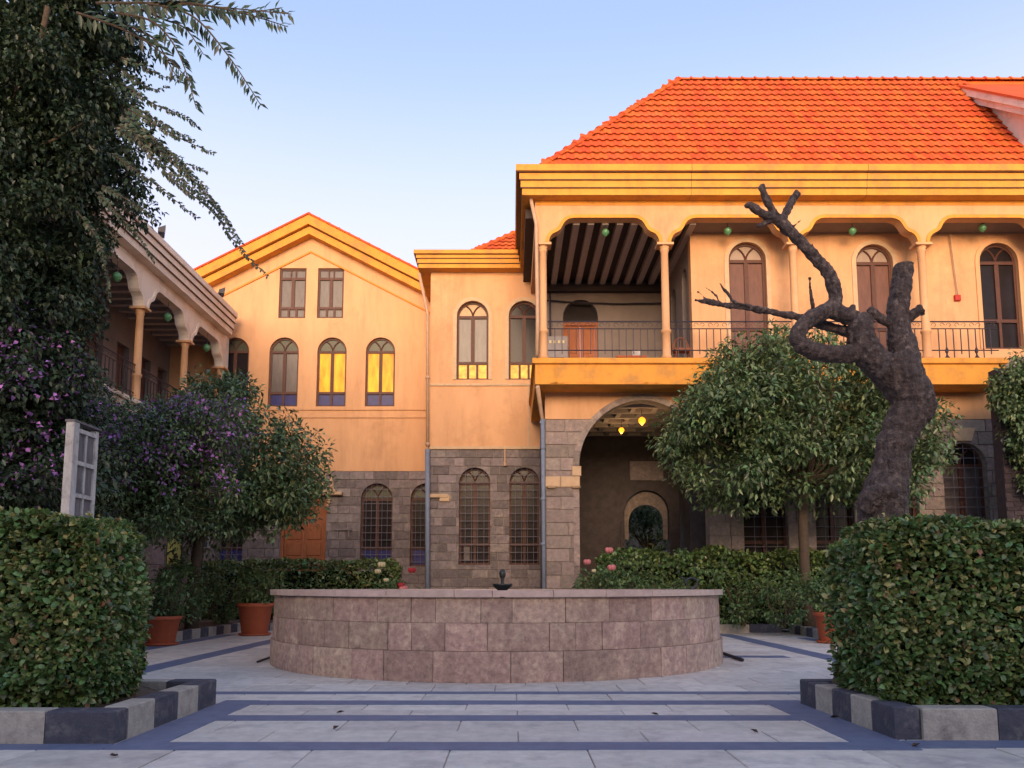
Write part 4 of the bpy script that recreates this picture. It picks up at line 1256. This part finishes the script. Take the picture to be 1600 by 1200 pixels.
# ------------------------------------------------------------------ hedges
def hedge(name, label, x0, x1, y0, y1, z0, z1, n, ln, m='hedge', group=None, cat='hedge', seed=0, rough=.07, yellow=False):
    rg = np.random.default_rng(seed)
    t = thing(name, label, cat, ((x0 + x1) / 2, (y0 + y1) / 2, z0), group)
    hx, hy, hz = (x1 - x0) / 2, (y1 - y0) / 2, z1 - z0
    ins = ln * 2.2 + rough * 1.2
    MB().box(-hx + ins, hx - ins, -hy + ins, hy - ins, 0, hz - ins).build('inner_core', M['core'], t)  # solid near-black box added behind the leaves, blocks views through the hedge
    # area weighted choice of a face
    A = np.array([2 * hx * hz, 2 * hx * hz, 2 * hy * hz, 2 * hy * hz, 4 * hx * hy * 1.2]); A[1] *= .4
    f = rg.choice(5, n, p=A / A.sum())
    a, b_ = rg.random(n) * 2 - 1, rg.random(n)
    P = np.zeros((n, 3)); Nn = np.zeros((n, 3))
    for k in range(5):
        s_ = f == k
        if k == 0: P[s_] = np.stack([a[s_] * hx, np.full(s_.sum(), -hy), b_[s_] * hz], 1); Nn[s_] = (0, -1, 0)
        if k == 1: P[s_] = np.stack([a[s_] * hx, np.full(s_.sum(), hy), b_[s_] * hz], 1); Nn[s_] = (0, 1, 0)
        if k == 2: P[s_] = np.stack([np.full(s_.sum(), -hx), a[s_] * hy, b_[s_] * hz], 1); Nn[s_] = (-1, 0, 0)
        if k == 3: P[s_] = np.stack([np.full(s_.sum(), hx), a[s_] * hy, b_[s_] * hz], 1); Nn[s_] = (1, 0, 0)
        if k == 4: P[s_] = np.stack([a[s_] * hx, (b_[s_] * 2 - 1) * hy, np.full(s_.sum(), hz)], 1); Nn[s_] = (0, 0, 1)
    # round the corners and make the faces uneven
    ph = rg.random(6) * 6
    lum = (np.sin(P[:, 0] * 3.1 + ph[0]) * np.sin(P[:, 2] * 3.7 + ph[1]) + np.sin(P[:, 0] * 7.3 + ph[2] + P[:, 1] * 5) * .6
           + np.sin(P[:, 2] * 8.1 + ph[3] + P[:, 0] * 2) * .6 + np.sin(P[:, 1] * 9 + ph[4]) * .4) * rough
    depth = rg.random(n) ** 2.2 * ln * 2.6
    P += Nn * (lum - depth)[:, None]
    ex = np.clip((np.abs(P[:, 0]) - (hx - .22)) / .22, 0, 1); ez = np.clip((P[:, 2] - (hz - .22)) / .22, 0, 1)
    P[:, 2] -= ex ** 2 * ez * .14
    P[:, 0] -= np.sign(P[:, 0]) * ez ** 2 * ex * .12
    low = np.clip(1 - P[:, 2] / .25, 0, 1)
    P -= Nn * (low * .10)[:, None] * (Nn[:, 2:3] < .5)
    D = Nn * .45 + rnd_unit(n) * .75 + np.array([0, 0, .25])
    NL = Nn * .7 + rnd_unit(n) * .5 + np.array([0, 0, .75])
    L_ = ln * (.6 + .8 * rg.random(n))
    V = round_leaf_arrays(P, D, NL, L_, L_ * .64, .16, .1)
    if yellow:
        pick = (rg.random(n) < .12) & (P[:, 2] > hz * .25)
        dead = (rg.random(n) < .02) & ~pick
        leaf_object('leaves', V[~pick & ~dead], M[m], t); leaf_object('young_leaves', V[pick], M['younger'], t)
        leaf_object('dead_leaves', V[dead], M['browned'], t)
        sp = MB(); A_, D_ = [], []
        for i in range(int(34 * hx * hy) + 30):
            face = rg.random()
            b0 = Vector((rg.uniform(-hx, hx), rg.uniform(-hy, hy), hz - .05)) if face < .6 else Vector((rg.uniform(-hx, hx), -hy + .03, rg.uniform(.3, hz)))
            dr_ = Vector((rg.uniform(-.5, .5), rg.uniform(-.5, .3), 1)) if face < .6 else Vector((rg.uniform(-.6, .6), -.8, .7))
            dr_.normalize(); Ls_ = rg.uniform(.05, .15)
            sp.tube([b0, b0 + dr_ * Ls_ * .5, b0 + dr_ * Ls_ + Vector((0, 0, .01))], [.004, .003, .002], 4)
            for q_ in range(5):
                A_.append(list(b0 + dr_ * Ls_ * (.3 + .7 * q_ / 4))); D_.append(list(dr_ * .6 + Vector(list(rg.normal(size=3) * .6))))
        sp.build('twigs', M['bark2'], t)["kind"] = "stuff"
        A_ = np.array(A_); leaf_object('sprig_leaves', round_leaf_arrays(A_, np.array(D_), rnd_unit(len(A_)) * .6 + np.array([0, -.3, .7]), ln * (.5 + .4 * rg.random(len(A_))), ln * .4), M['younger'], t)
    else:
        leaf_object('leaves', V, M[m], t)
    # a few stems at the foot
    q = MB(); r2 = random.Random(seed)
    for i in range(int((x1 - x0) / .35)):
        xx = -hx + .2 + i * .35
        q.tube(wiggle((xx, r2.uniform(-hy * .5, hy * .5), 0), (xx + r2.uniform(-.15, .15), r2.uniform(-hy, hy) * .6, hz * .7), 4, .05, 0, i + seed), .018, 5)
    q.build('stems', M['bark2'], t)
    return t
M['browned'] = mat('dead hedge leaf', (.30, .17, .09), (.20, .11, .06), 5, .6, island=.4)
M['younger'] = mat('young hedge leaf', (.40, .37, .14), (.28, .27, .10), 3, .32, island=.4, spec=.5, trans=.2)
hedge('clipped_hedge', 'big clipped hedge with glossy leaves, front left beside the striped kerb', -7.2, -3.48, 6.58, 7.62, .18, 1.78, 50000, .058, seed=1, yellow=True, group='clipped hedges', rough=.035)
hedge('clipped_hedge', 'big clipped hedge in front of the bare tree, front right', 3.10, 7.2, 6.72, 7.75, .18, 1.74, 50000, .060, seed=2, yellow=True, group='clipped hedges', rough=.03)
hedge('clipped_hedge', 'low clipped hedge in front of the brown door, left behind the fountain', at(315, 900, 24.5).x, at(622, 900, 24.5).x, 24.2, 25.3, .2, at(500, 878, 24.5).z, 11000, .10, seed=3, yellow=True, group='clipped hedges', rough=.05)
hedge('clipped_hedge', 'dark clipped hedge under the citrus tree, right behind the fountain', 2.4, 13.2, 21.6, 22.75, .2, 2.1, 17000, .11, seed=4, group='clipped hedges', rough=.1)

# ------------------------------------------------------------------ citrus trees
def tree(name, label, base, crowns, trunk, leaf, ln, m, per, clump_r, seed, group=None, aspect=.42, flowers=None, cat='tree'):
    t = thing(name, label, cat, base, group)
    B = Vector(base)
    Vs = []
    tw = MB()
    tw.tube([Vector(q) - B for q, r in trunk], [r for q, r in trunk], 9)
    topq = Vector(trunk[-1][0]) - B
    for ci, (c, rx, ry, rz, k) in enumerate(crowns):
        C = crown_clumps(Vector(c) - B, rx, ry, rz, k, seed + ci)
        rg = np.random.default_rng(seed + 50 + ci)
        rad = clump_r * (.7 + .6 * rg.random(k))
        Vs.append(clump_leaves(C, rad, per, ln, aspect))
        for i in range(0, k, max(1, k // 14)):
            e = Vector(C[i])
            pts = wiggle(topq, e, 5, .05, -.05, seed + i)
            tw.tube(pts, [.05 * (1 - .16 * j) for j in range(6)], 5)
        if flowers:
            fm, fper, frac, sel = flowers
            pickc = C[sel(C + np.array(B))]
            if len(pickc):
                sub = pickc[rg.random(len(pickc)) < frac]
                fl = clump_leaves(sub, np.full(len(sub), clump_r * .95), fper, ln * .8, .8, .8, 0)
                leaf_object('flowers', fl, M[fm], t)
    leaf_object('crown', np.concatenate(Vs), M[m], t)
    tw.build('trunk', M['bark2'], t, True)
    return t
cr = lambda px, py, Y: at(px, py, Y)
tree('citrus_tree', 'round dense citrus tree in front of the balcony, behind the bare trunk', (cr(1262, 930, 20.2).x, 20.2, .2),
     [(cr(1150, 690, 20.0), 1.75, 1.7, 1.55, 150), (cr(1290, 650, 20.2), 2.5, 2.0, 2.1, 260), (cr(1190, 590, 20.2), 1.35, 1.3, 1.05, 80), (cr(1380, 700, 20.2), 1.35, 1.5, 1.5, 100), (cr(1100, 660, 20.1), .95, .9, .55, 40)],
     [((cr(1264, 960, 20.2).x, 20.2, .1), .17), ((cr(1258, 900, 20.2).x, 20.2, 1.6), .13), ((cr(1254, 800, 20.2).x, 20.2, 3.1), .12), ((cr(1256, 760, 20.2).x, 20.2, 3.8), .10)],
     None, .16, 'citrus', 70, .42, 100, 'citrus trees')
tree('citrus_tree', 'citrus tree beside the purple flowering shrub, left behind the fountain', (cr(298, 960, 19).x, 19, .2),
     [(cr(415, 730, 19.0), 1.35, 1.4, 1.35, 120), (cr(340, 640, 19.2), .85, .9, 1.05, 60), (cr(330, 790, 19.0), 1.4, 1.4, 1.0, 90), (cr(455, 770, 19), .7, .8, .55, 34)],
     [((cr(300, 965, 19).x, 19, .1), .17), ((cr(303, 900, 19).x, 19, 1.5), .14), ((cr(315, 830, 19).x, 19, 2.6), .12), ((cr(335, 780, 19).x, 19, 3.3), .10)],
     None, .15, 'citrus', 66, .38, 200, 'citrus trees')
tree('flowering_shrub', 'tall shrub covered in purple blossom below the left balcony', (cr(200, 920, 16.5).x, 16.5, .1),
     [(cr(245, 710, 16.5), 1.7, 1.4, .95, 150), (cr(170, 770, 16.2), 1.5, 1.3, 1.1, 110), (cr(310, 675, 16.8), 1.15, 1.0, .7, 80), (cr(120, 670, 16.2), .9, 1.1, 1.2, 80), (cr(265, 775, 16.5), 1.3, 1.1, .9, 70)],
     [((cr(200, 930, 16.5).x, 16.5, 0), .12), ((cr(200, 850, 16.5).x, 16.5, 1.8), .10), ((cr(205, 790, 16.5).x, 16.5, 2.6), .08)],
     None, .095, 'citrus', 90, .36, 300, None, .5, ('purple', 34, .55, lambda C: (C[:, 2] > 3.2)), cat='shrub')

# ------------------------------------------------------------------ the big climber at the left edge
t = thing('vine_covered_tree', 'huge dark tree smothered in climbing vine filling the left edge', 'tree', (-8.6, 11.0, 0))
B = Vector(t.location)
VY = 11.0
Cs = []
for k_, (px, py, rx, rz, n) in enumerate(((25, 120, 1.5, 1.6, 180), (120, 190, .75, 1.1, 80), (55, 320, .95, 1.4, 130), (-10, 480, 1.15, 1.5, 140), (65, 470, .42, .9, 50), (10, 650, 1.35, 1.5, 160), (85, 610, .5, .8, 45),
                                          (-60, 300, 1.7, 3.0, 150), (140, 30, .8, .5, 40), (10, -30, 1.9, 1.2, 120), (150, 265, .5, .45, 28), (30, 780, 1.2, .8, 90))):
    Cs.append(crown_clumps(at(px, py, VY) - B, rx, 1.25, rz, n, 400 + k_, .35))
C = np.concatenate(Cs)
Vv = clump_leaves(C, .30 * (.7 + .7 * RNG.random(len(C))), 125, .085, .58, .6, .5)
leaf_object('crown', Vv, M['vine'], t)
q = MB().tube([(.3, 0, 0), (.2, .1, 2), (.0, 0, 4.5), (.3, 0, 7), (.2, 0, 10)], [.32, .27, .24, .2, .12], 10)
q.tube(wiggle(at(-40, 330, VY) - B, at(75, 10, VY - 1.2) - B, 6, .03, 0, 2), .035, 6)
for i in range(0, len(C), 40): q.tube(wiggle((.15, 0, min(9.5, max(1.0, float(C[i][2]) - .8))), Vector(C[i]), 5, .06, 0, i), [.05, .045, .04, .03, .02, .012], 5)
q.build('trunk', M['bark2'], t, True)
sel = C[(RNG.random(len(C)) < .45)]
selw = sel + np.array(B)
pz = (selw[:, 2] < 5.0) & (selw[:, 2] > 2.3) & (selw[:, 1] < 11.3) & (selw[:, 0] > -8.0)
if pz.any(): leaf_object('flowers', clump_leaves(sel[pz], np.full(pz.sum(), .3), 26, .06, .85, .8, 0), M['purple'], t)
def shoot(pts, Y, ln, step, aspect, compound=False, seed=0, r0=.012, side=1.0):
    """a hanging shoot with leaves set along it"""
    rg = random.Random(seed)
    P = [at(x, y, Y + d) - B for x, y, d in pts]
    line = []
    for i in range(len(P) - 1):
        p0, p1, p2, p3 = P[max(0, i - 1)], P[i], P[i + 1], P[min(len(P) - 1, i + 2)]
        for k in range(8):
            s_ = k / 8
            line.append(.5 * ((2 * p1) + (p2 - p0) * s_ + (2 * p0 - 5 * p1 + 4 * p2 - p3) * s_ ** 2 + (3 * p1 - p0 - 3 * p2 + p3) * s_ ** 3))
    line.append(P[-1])
    st = MB().tube(line, [r0 * (1 - .75 * i / len(line)) for i in range(len(line))], 5).build('shoot', M['bark2'], t)
    A, D, Nn, Ls = [], [], [], []
    acc = 0; tot = sum((b_ - a).length for a, b_ in zip(line[:-1], line[1:])); run = 0
    for a, b_ in zip(line[:-1], line[1:]):
        d = (b_ - a); L_ = d.length; d.normalize()
        n = max(1, int(L_ / step + rg.random()))
        for j in range(n):
            run += L_ / n
            q_ = a.lerp(b_, (j + rg.random()) / n)
            sg = 1 if rg.random() < .5 else -1
            lat = d.cross(Vector((rg.uniform(-.5, .5), -1, rg.uniform(-.4, .4)))).normalized() * sg * side
            dirn = d * rg.uniform(.35, .8) + lat * rg.uniform(.5, 1.0) + Vector((0, rg.uniform(-.4, .4), -.35))
            A.append(q_); D.append(dirn); Nn.append(Vector((rg.uniform(-.4, .4), -.7, rg.uniform(-.1, .6))))
            Ls.append(ln * rg.uniform(.75, 1.2) * (1 - .45 * run / tot))
    Ls = np.array(Ls)
    leaf_object('shoot_leaves', leaf_arrays(np.array([list(x) for x in A]), np.array([list(x) for x in D]), np.array([list(x) for x in Nn]), Ls, Ls * aspect, .15, .1), M['vine'], st)
# long leaflets at the top
for i, (pts, Y) in enumerate((
        ([(150, 5, 0), (260, 5, 0), (350, 12, 0), (455, 22, -.1)], 8.5), ([(250, 0, 0), (330, 10, 0), (395, 25, 0), (450, 42, 0)], 8.5),
        ([(230, 5, 0), (300, 25, 0), (355, 85, 0), (408, 165, -.1)], 8.5), ([(180, 20, 0), (240, 35, 0), (280, 85, 0), (307, 170, 0)], 8.4),
        ([(120, 20, 0), (190, 45, 0), (250, 80, 0), (300, 130, 0)], 8.6), ([(200, 40, 0), (240, 60, 0), (262, 95, 0), (280, 128, 0)], 8.7),
        ([(210, 10, 0), (255, 30, 0), (290, 45, 0), (318, 85, 0)], 8.6), ([(280, 0, 0), (340, 18, 0), (385, 20, 0), (440, 12, 0)], 8.7))):
    shoot(pts, Y, .20, .034, .30, True, 20 + i, .016)
# fine hanging shoots of the climber
for i, (pts, Y) in enumerate((
        ([(190, 180, 0), (255, 265, 0), (330, 330, -.2), (372, 385, -.3), (418, 432, -.4)], 9.2), ([(200, 190, 0), (262, 250, 0), (320, 300, 0), (360, 352, -.1)], 9.3),
        ([(175, 240, 0), (225, 275, 0), (270, 310, 0), (310, 342, 0)], 9.3), ([(190, 130, 0), (245, 165, 0), (285, 180, 0), (312, 203, 0)], 9.4),
        ([(200, 170, 0), (260, 205, 0), (300, 225, 0), (336, 240, 0)], 9.4), ([(180, 200, 0), (230, 230, 0), (280, 252, 0), (325, 268, 0)], 9.4),
        ([(190, 90, 0), (225, 105, 0), (255, 120, 0), (282, 126, 0)], 9.5), ([(190, 110, 0), (220, 130, 0), (245, 140, 0), (262, 134, 0)], 9.5),
        ([(150, 300, 0), (180, 330, 0), (215, 370, 0), (242, 408, 0)], 10.0), ([(160, 290, 0), (195, 310, 0), (225, 330, 0), (240, 345, 0)], 10.0),
        ([(205, 200, 0), (250, 235, 0), (295, 275, 0), (345, 330, -.1)], 9.25), ([(120, 330, 0), (150, 370, 0), (165, 420, 0), (170, 470, 0)], 10.2))):
    shoot(pts, Y, .085, .017, .6, False, 60 + i, .010)
    if i in (0, 1, 4, 5, 10): shoot([(x + 5, y - 5, d + .1) for x, y, d in pts[:-1]], Y, .08, .012, .6, False, 90 + i, .008)

# ------------------------------------------------------------------ climber and brick wall at the right edge
bwl = thing('dark_brick_wall', 'dark brick wall behind the climber at the right edge', 'wall', (0, 0, 0))
FB = front(20.6)
MB().fbox(FB, 12.95, 18, 0, 7.0, -.4, -.01).build('wall_core', M['brick'], bwl)
bm = MB().fbox(FB, -.17, .17, -.055, .055, -.02, .015, .006).mesh('brick'); 
bm.transform(Matrix.Translation((0, -20.6, 0))); bm.materials.append(M['brick'])
k = 0
for j in range(42):
    x = 13.13 + (.18 if j % 2 else 0)
    while x < 15.2 and k < 290:
        if j > 10: inst('brick', bm, bwl, (x, 20.6 + random.uniform(-.006, .006), .06 + j * .122)); k += 1
        x += .36
t = thing('wall_climber', 'leafy green climber hanging on the dark wall at the right edge', 'climber', (14.0, 20.2, 0))
B2 = Vector(t.location)
Cc = np.concatenate([crown_clumps(at(px, py, 20.2) - B2, rx, .5, rz, n, 500 + i_, .3) for i_, (px, py, rx, rz, n) in enumerate(
    ((1600, 610, .75, .75, 60), (1625, 700, .6, 1.2, 50), (1590, 660, .35, .6, 22), (1640, 570, 1.0, .7, 40)))])
leaf_object('foliage', clump_leaves(Cc, np.full(len(Cc), .26), 55, .13, .5, .6, .5), M['citrus'], t)
q = MB()
for i in range(6): q.tube(wiggle((.1 + .15 * i, .1, 0), (.1 + .2 * i, .1, 6.2), 8, .03, 0, i), .025, 5)
q.build('stems', M['bark2'], t)

# ------------------------------------------------------------------ pots with plants
def pot(label, x, y, r, h, n, plant_h, seed, z=0.0):
    t = thing('potted_plant', label, 'potted plant', (x, y, z), 'terracotta pots')
    MB().lathe([(r * .70, .03), (r * .74, .06), (r * .95, h * .86), (r * 1.0, h * .87), (r * 1.06, h * .90), (r * 1.06, h), (r * .95, h), (r * .9, h * .88), (.02, h * .86)], 28).build('pot', M['pot'], t, True)
    MB().lathe([(r * .80, 0), (r * .92, .02), (r * .92, .055), (r * .86, .05)], 28).build('saucer', M['pot'], t, True)
    C = crown_clumps((0, 0, h + plant_h * .5), r * 1.25, r * 1.25, plant_h * .55, n, seed)
    leaf_object('leaves', clump_leaves(C, np.full(n, .15), 38, .10, .5), M['rose'], t)
    q = MB()
    for i in range(7):
        a = i * .9
        q.tube(wiggle((.06 * math.cos(a), .06 * math.sin(a), h * .85), (r * math.cos(a), r * math.sin(a), h + plant_h * .7), 4, .06, 0, i), .012, 5)
    q.build('stems', M['bark2'], t)
pot('large terracotta pot with leafy plant left of the fountain', at(398, 985, 20.0).x, 20.0, .43, .80, 40, .85, 700)
pot('terracotta pot half hidden by the big left hedge', at(253, 985, 16.6).x, 16.6, .36, .60, 30, .9, 710)
pot('terracotta pot half hidden by the right hedge', at(1300, 985, 17.3).x, 17.3, .36, .66, 40, .95, 720)

# ------------------------------------------------------------------ small bushes and roses
def bush(name, label, x, y, z, rx, rz, n, seed, m='rose', ln=.10, flowers=(), cat='bush', group=None):
    t = thing(name, label, cat, (x, y, z), group)
    C = crown_clumps((0, 0, rz * 1.05), rx, rx * .8, rz, n, seed, .4, .35)
    leaf_object('leaves', clump_leaves(C, np.full(n, .19), 40, ln, .52), M[m], t)
    q = MB()
    for i in range(8):
        a = i * 2.4
        q.tube(wiggle((.05 * math.cos(a), .05 * math.sin(a), 0), (rx * .7 * math.cos(a), rx * .5 * math.sin(a), rz * 1.3), 5, .06, 0, i + seed), .014, 5)
    q.build('stems', M['bark2'], t)
    for i, (fm, dx, dy, dz, fr_) in enumerate(flowers):
        f_ = MB()
        for ring in range(3):
            for j in range(5 - ring):
                a = j * 2 * math.pi / (5 - ring) + ring * .6
                rr = fr_ * (1 - ring * .3)
                cx_, cy_, cz_ = rr * .5 * math.cos(a), rr * .5 * math.sin(a), fr_ * .15 * ring
                f_.lathe([(.01, -rr * .7), (rr * .45, -rr * .35), (rr * .55, rr * .25), (.02, rr * .6)], 6, (dx + cx_, dy + cy_, dz + cz_))
        f_.build('blossom', M[fm], t, True)
    return t
bush('rose_bush', 'rose bush with three pink roses at the porch entrance', at(950, 900, 20.6).x, 20.55, .1, 1.0, .95, 60, 800,
     flowers=[('pink', at(916, 874, 20).x - at(950, 900, 20.6).x, -.75, 1.72, .10), ('pink', at(951, 856, 20).x - at(950, 900, 20.6).x, -.6, 2.02, .11), ('pink', at(953, 882, 20).x - at(950, 900, 20.6).x, -.85, 1.58, .11), ('whitep', at(926, 888, 20).x - at(950, 900, 20.6).x, -.8, 1.5, .06)])
bush('rose_bush', 'wide green bush beside the pink roses before the porch', at(1040, 900, 20.8).x, 20.7, .1, 1.25, .9, 64, 810)
bush('rose_bush', 'low bush with cream and yellow flowers at the end of the far left hedge', at(605, 890, 23.6).x, 23.6, .2, .5, .7, 22, 820, flowers=[('whitep', -.1, -.45, 1.65, .12), ('whitep', -.2, -.5, 1.45, .10), ('whitep', .05, -.5, 1.2, .08)])
bush('rose_bush', 'small rose with red and pink flowers by the left drainpipe', at(640, 900, 24.0).x, 24.0, .2, .45, .55, 18, 830, flowers=[('pink', -.12, -.42, .95, .14), ('red', -.2, -.4, 1.05, .12), ('red', .1, -.3, 1.5, .12), ('pink', -.1, -.45, .7, .1)])
bush('leafy_bush', 'leafy bush behind the large left pot', at(345, 930, 21.6).x, 21.4, .2, .9, .85, 44, 840)
bush('leafy_bush', 'dark leafy bush at the edge of the big left hedge', at(270, 920, 18.2).x, 18.3, .2, .8, .85, 40, 850)
bush('leafy_bush', 'young leafy bush at the foot of the right citrus tree', at(1225, 920, 19.4).x, 19.6, .2, .7, .75, 30, 860)
bush('leafy_bush', 'thin bush between the two stems right behind the fountain', at(1170, 930, 20.0).x, 20.6, .2, .6, .75, 24, 870)
tree('garden_tree', 'dark leafy tree seen through the porch doorway', (at(1008, 850, 33).x, 33, 0), [((at(1008, 850, 33).x, 33, 4.0), 2.2, 1.6, 1.9, 90)],
     [((at(1015, 850, 33).x, 33, 0), .15), ((at(1012, 850, 33).x, 33, 2.6), .11)], None, .2, 'citrus', 60, .45, 880)
bwk = MB().box(0, 12, 38, 38.4, 0, 7.5).build('garden_wall', M['ashlar']); tag(bwk, 'grey garden wall far behind the porch doorway', 'wall')

# ------------------------------------------------------------------ white board frame, banner, small things
t = thing('lattice_frame', 'weathered white wooden frame standing behind the left hedge', 'frame', (-5.36, 9.5, 0))
MB().box(-.05, .05, -.06, .06, 0, at(95, 660, 9.5).z).build('post', M['whitewood'], t)
zt = at(95, 660, 9.5).z
MB().box(-.035, .035, .47, .54, .3, zt - .02).build('post', M['whitewood'], t)
MB().box(-.03, .03, .25, .29, .8, zt - .08).build('upright', M['whitewood'], t)
for i in range(5):
    z = zt - .06 - i * .40
    MB().box(-.042, .042, .06, .47, z - .05, z).build('crossbar', M['whitewood'], t)
    if i < 4: MB().box(-.012, .012, .06, .47, z - .40, z - .051).build('panel', M['greywood'], t)
MB().box(-.06, .06, -.07, .56, zt, zt + .025).build('cap', M['greywood'], t)

t = thing('yellow_banner', 'narrow yellow banner with dark lettering under the purple shrub', 'banner', (at(273, 850, 22).x, 22.0, 0))
z0, z1 = at(273, 884, 22).z, at(273, 812, 22).z
MB().box(-.19, .19, -.02, .02, z0, z1).build('cloth', M['yellow'], t)
for sx in (-.20, .20): MB().tube([(sx, 0, .1), (sx, 0, z1 + .05)], .02, 6).build('pole', M['iron'], t)
b = MB()
for (zc_, s_) in ((z1 - .28, 1.0), (z1 - .45, .9), (z0 + .20, 1.1)):
    b.tube([(-.11 * s_, -.03, zc_ + .02), (-.06, -.03, zc_ - .05), (0, -.03, zc_ - .04), (.05, -.03, zc_ + .05), (.10 * s_, -.03, zc_ + .02)], .018, 4)
    b.tube([(.0, -.03, zc_ + .10), (.03, -.03, zc_ + .04), (.08, -.03, zc_ + .12)], .014, 4)
b.build('lettering', M['ink'], t)
t = thing('notice_frame', 'small white framed notice beside the left tree trunk', 'notice', (at(317, 838, 23).x, 23, 0))
z0, z1 = at(317, 858, 23).z, at(317, 818, 23).z
b = MB()
for q in ((-.2, -.14), (.14, .2)): b.box(*q, -.02, .02, z0, z1)
b.box(-.139, .139, -.02, .02, z0, z0 + .06); b.box(-.139, .139, -.02, .02, z1 - .06, z1)
b.build('border', M['whitewood'], t)
MB().box(-.139, .139, .0, .015, z0 + .06, z1 - .06).build('sheet', M['greywood'], t)
MB().tube([(0, .03, .1), (0, .03, z0 + .3)], .025, 6).build('stand', M['iron'], t)

def rod(name, label, pts, r, cat):
    o = MB().tube(pts, r, 6).build(name, M['iron'], None, True); tag(o, label, cat)
gp = lambda px, py: (lambda d: Vector((d.x, d.y, 0)))(at(px, py, 1) * 1) 
def ground(px, py, z=0.0):
    u, v = px - CXP, CYP - py
    dy, dz = FPX * math.cos(PITCH) - v * math.sin(PITCH), FPX * math.sin(PITCH) + v * math.cos(PITCH)
    k = (z - EYE) / dz
    return Vector((u * k, dy * k, z))
rod('drain_pipe_end', 'thin black rod lying at the left foot of the fountain', [ground(402, 1034, .02), ground(432, 1024, .05)], .018, 'rod')
rod('drain_pipe_end', 'short dark hose end lying at the right foot of the fountain', [ground(1130, 1021, .06), ground(1145, 1026, .03), ground(1160, 1031, .03)], .03, 'hose')
for i, (px, py) in enumerate(((525, 1115), (520, 1141), (1185, 1146), (1030, 1118), (185, 1182), (1297, 1122), (1425, 1168))):
    q = ground(px, py)
    lab = ['curled dead leaf on the paving left of centre, farther one', 'curled dead leaf on the paving left of centre, nearer one', 'curled dead leaf on the pale band at right', 'tiny dead leaf in the middle of the paving', 'curled dead leaf before the left kerb', 'dead leaf on the blue band beside the right kerb', 'dead leaf before the right kerb'][i]
    a = i * 1.1
    o = leaf_object('fallen_leaf', leaf_arrays(np.array([[q.x, q.y, .008]]), np.array([[math.cos(a), math.sin(a), .05]]), np.array([[.1, .1, 1.0]]), np.array([.085]), np.array([.05]), .4, -.15), M['deadleaf'])
    tag(o, lab, 'leaf', 'fallen leaves')
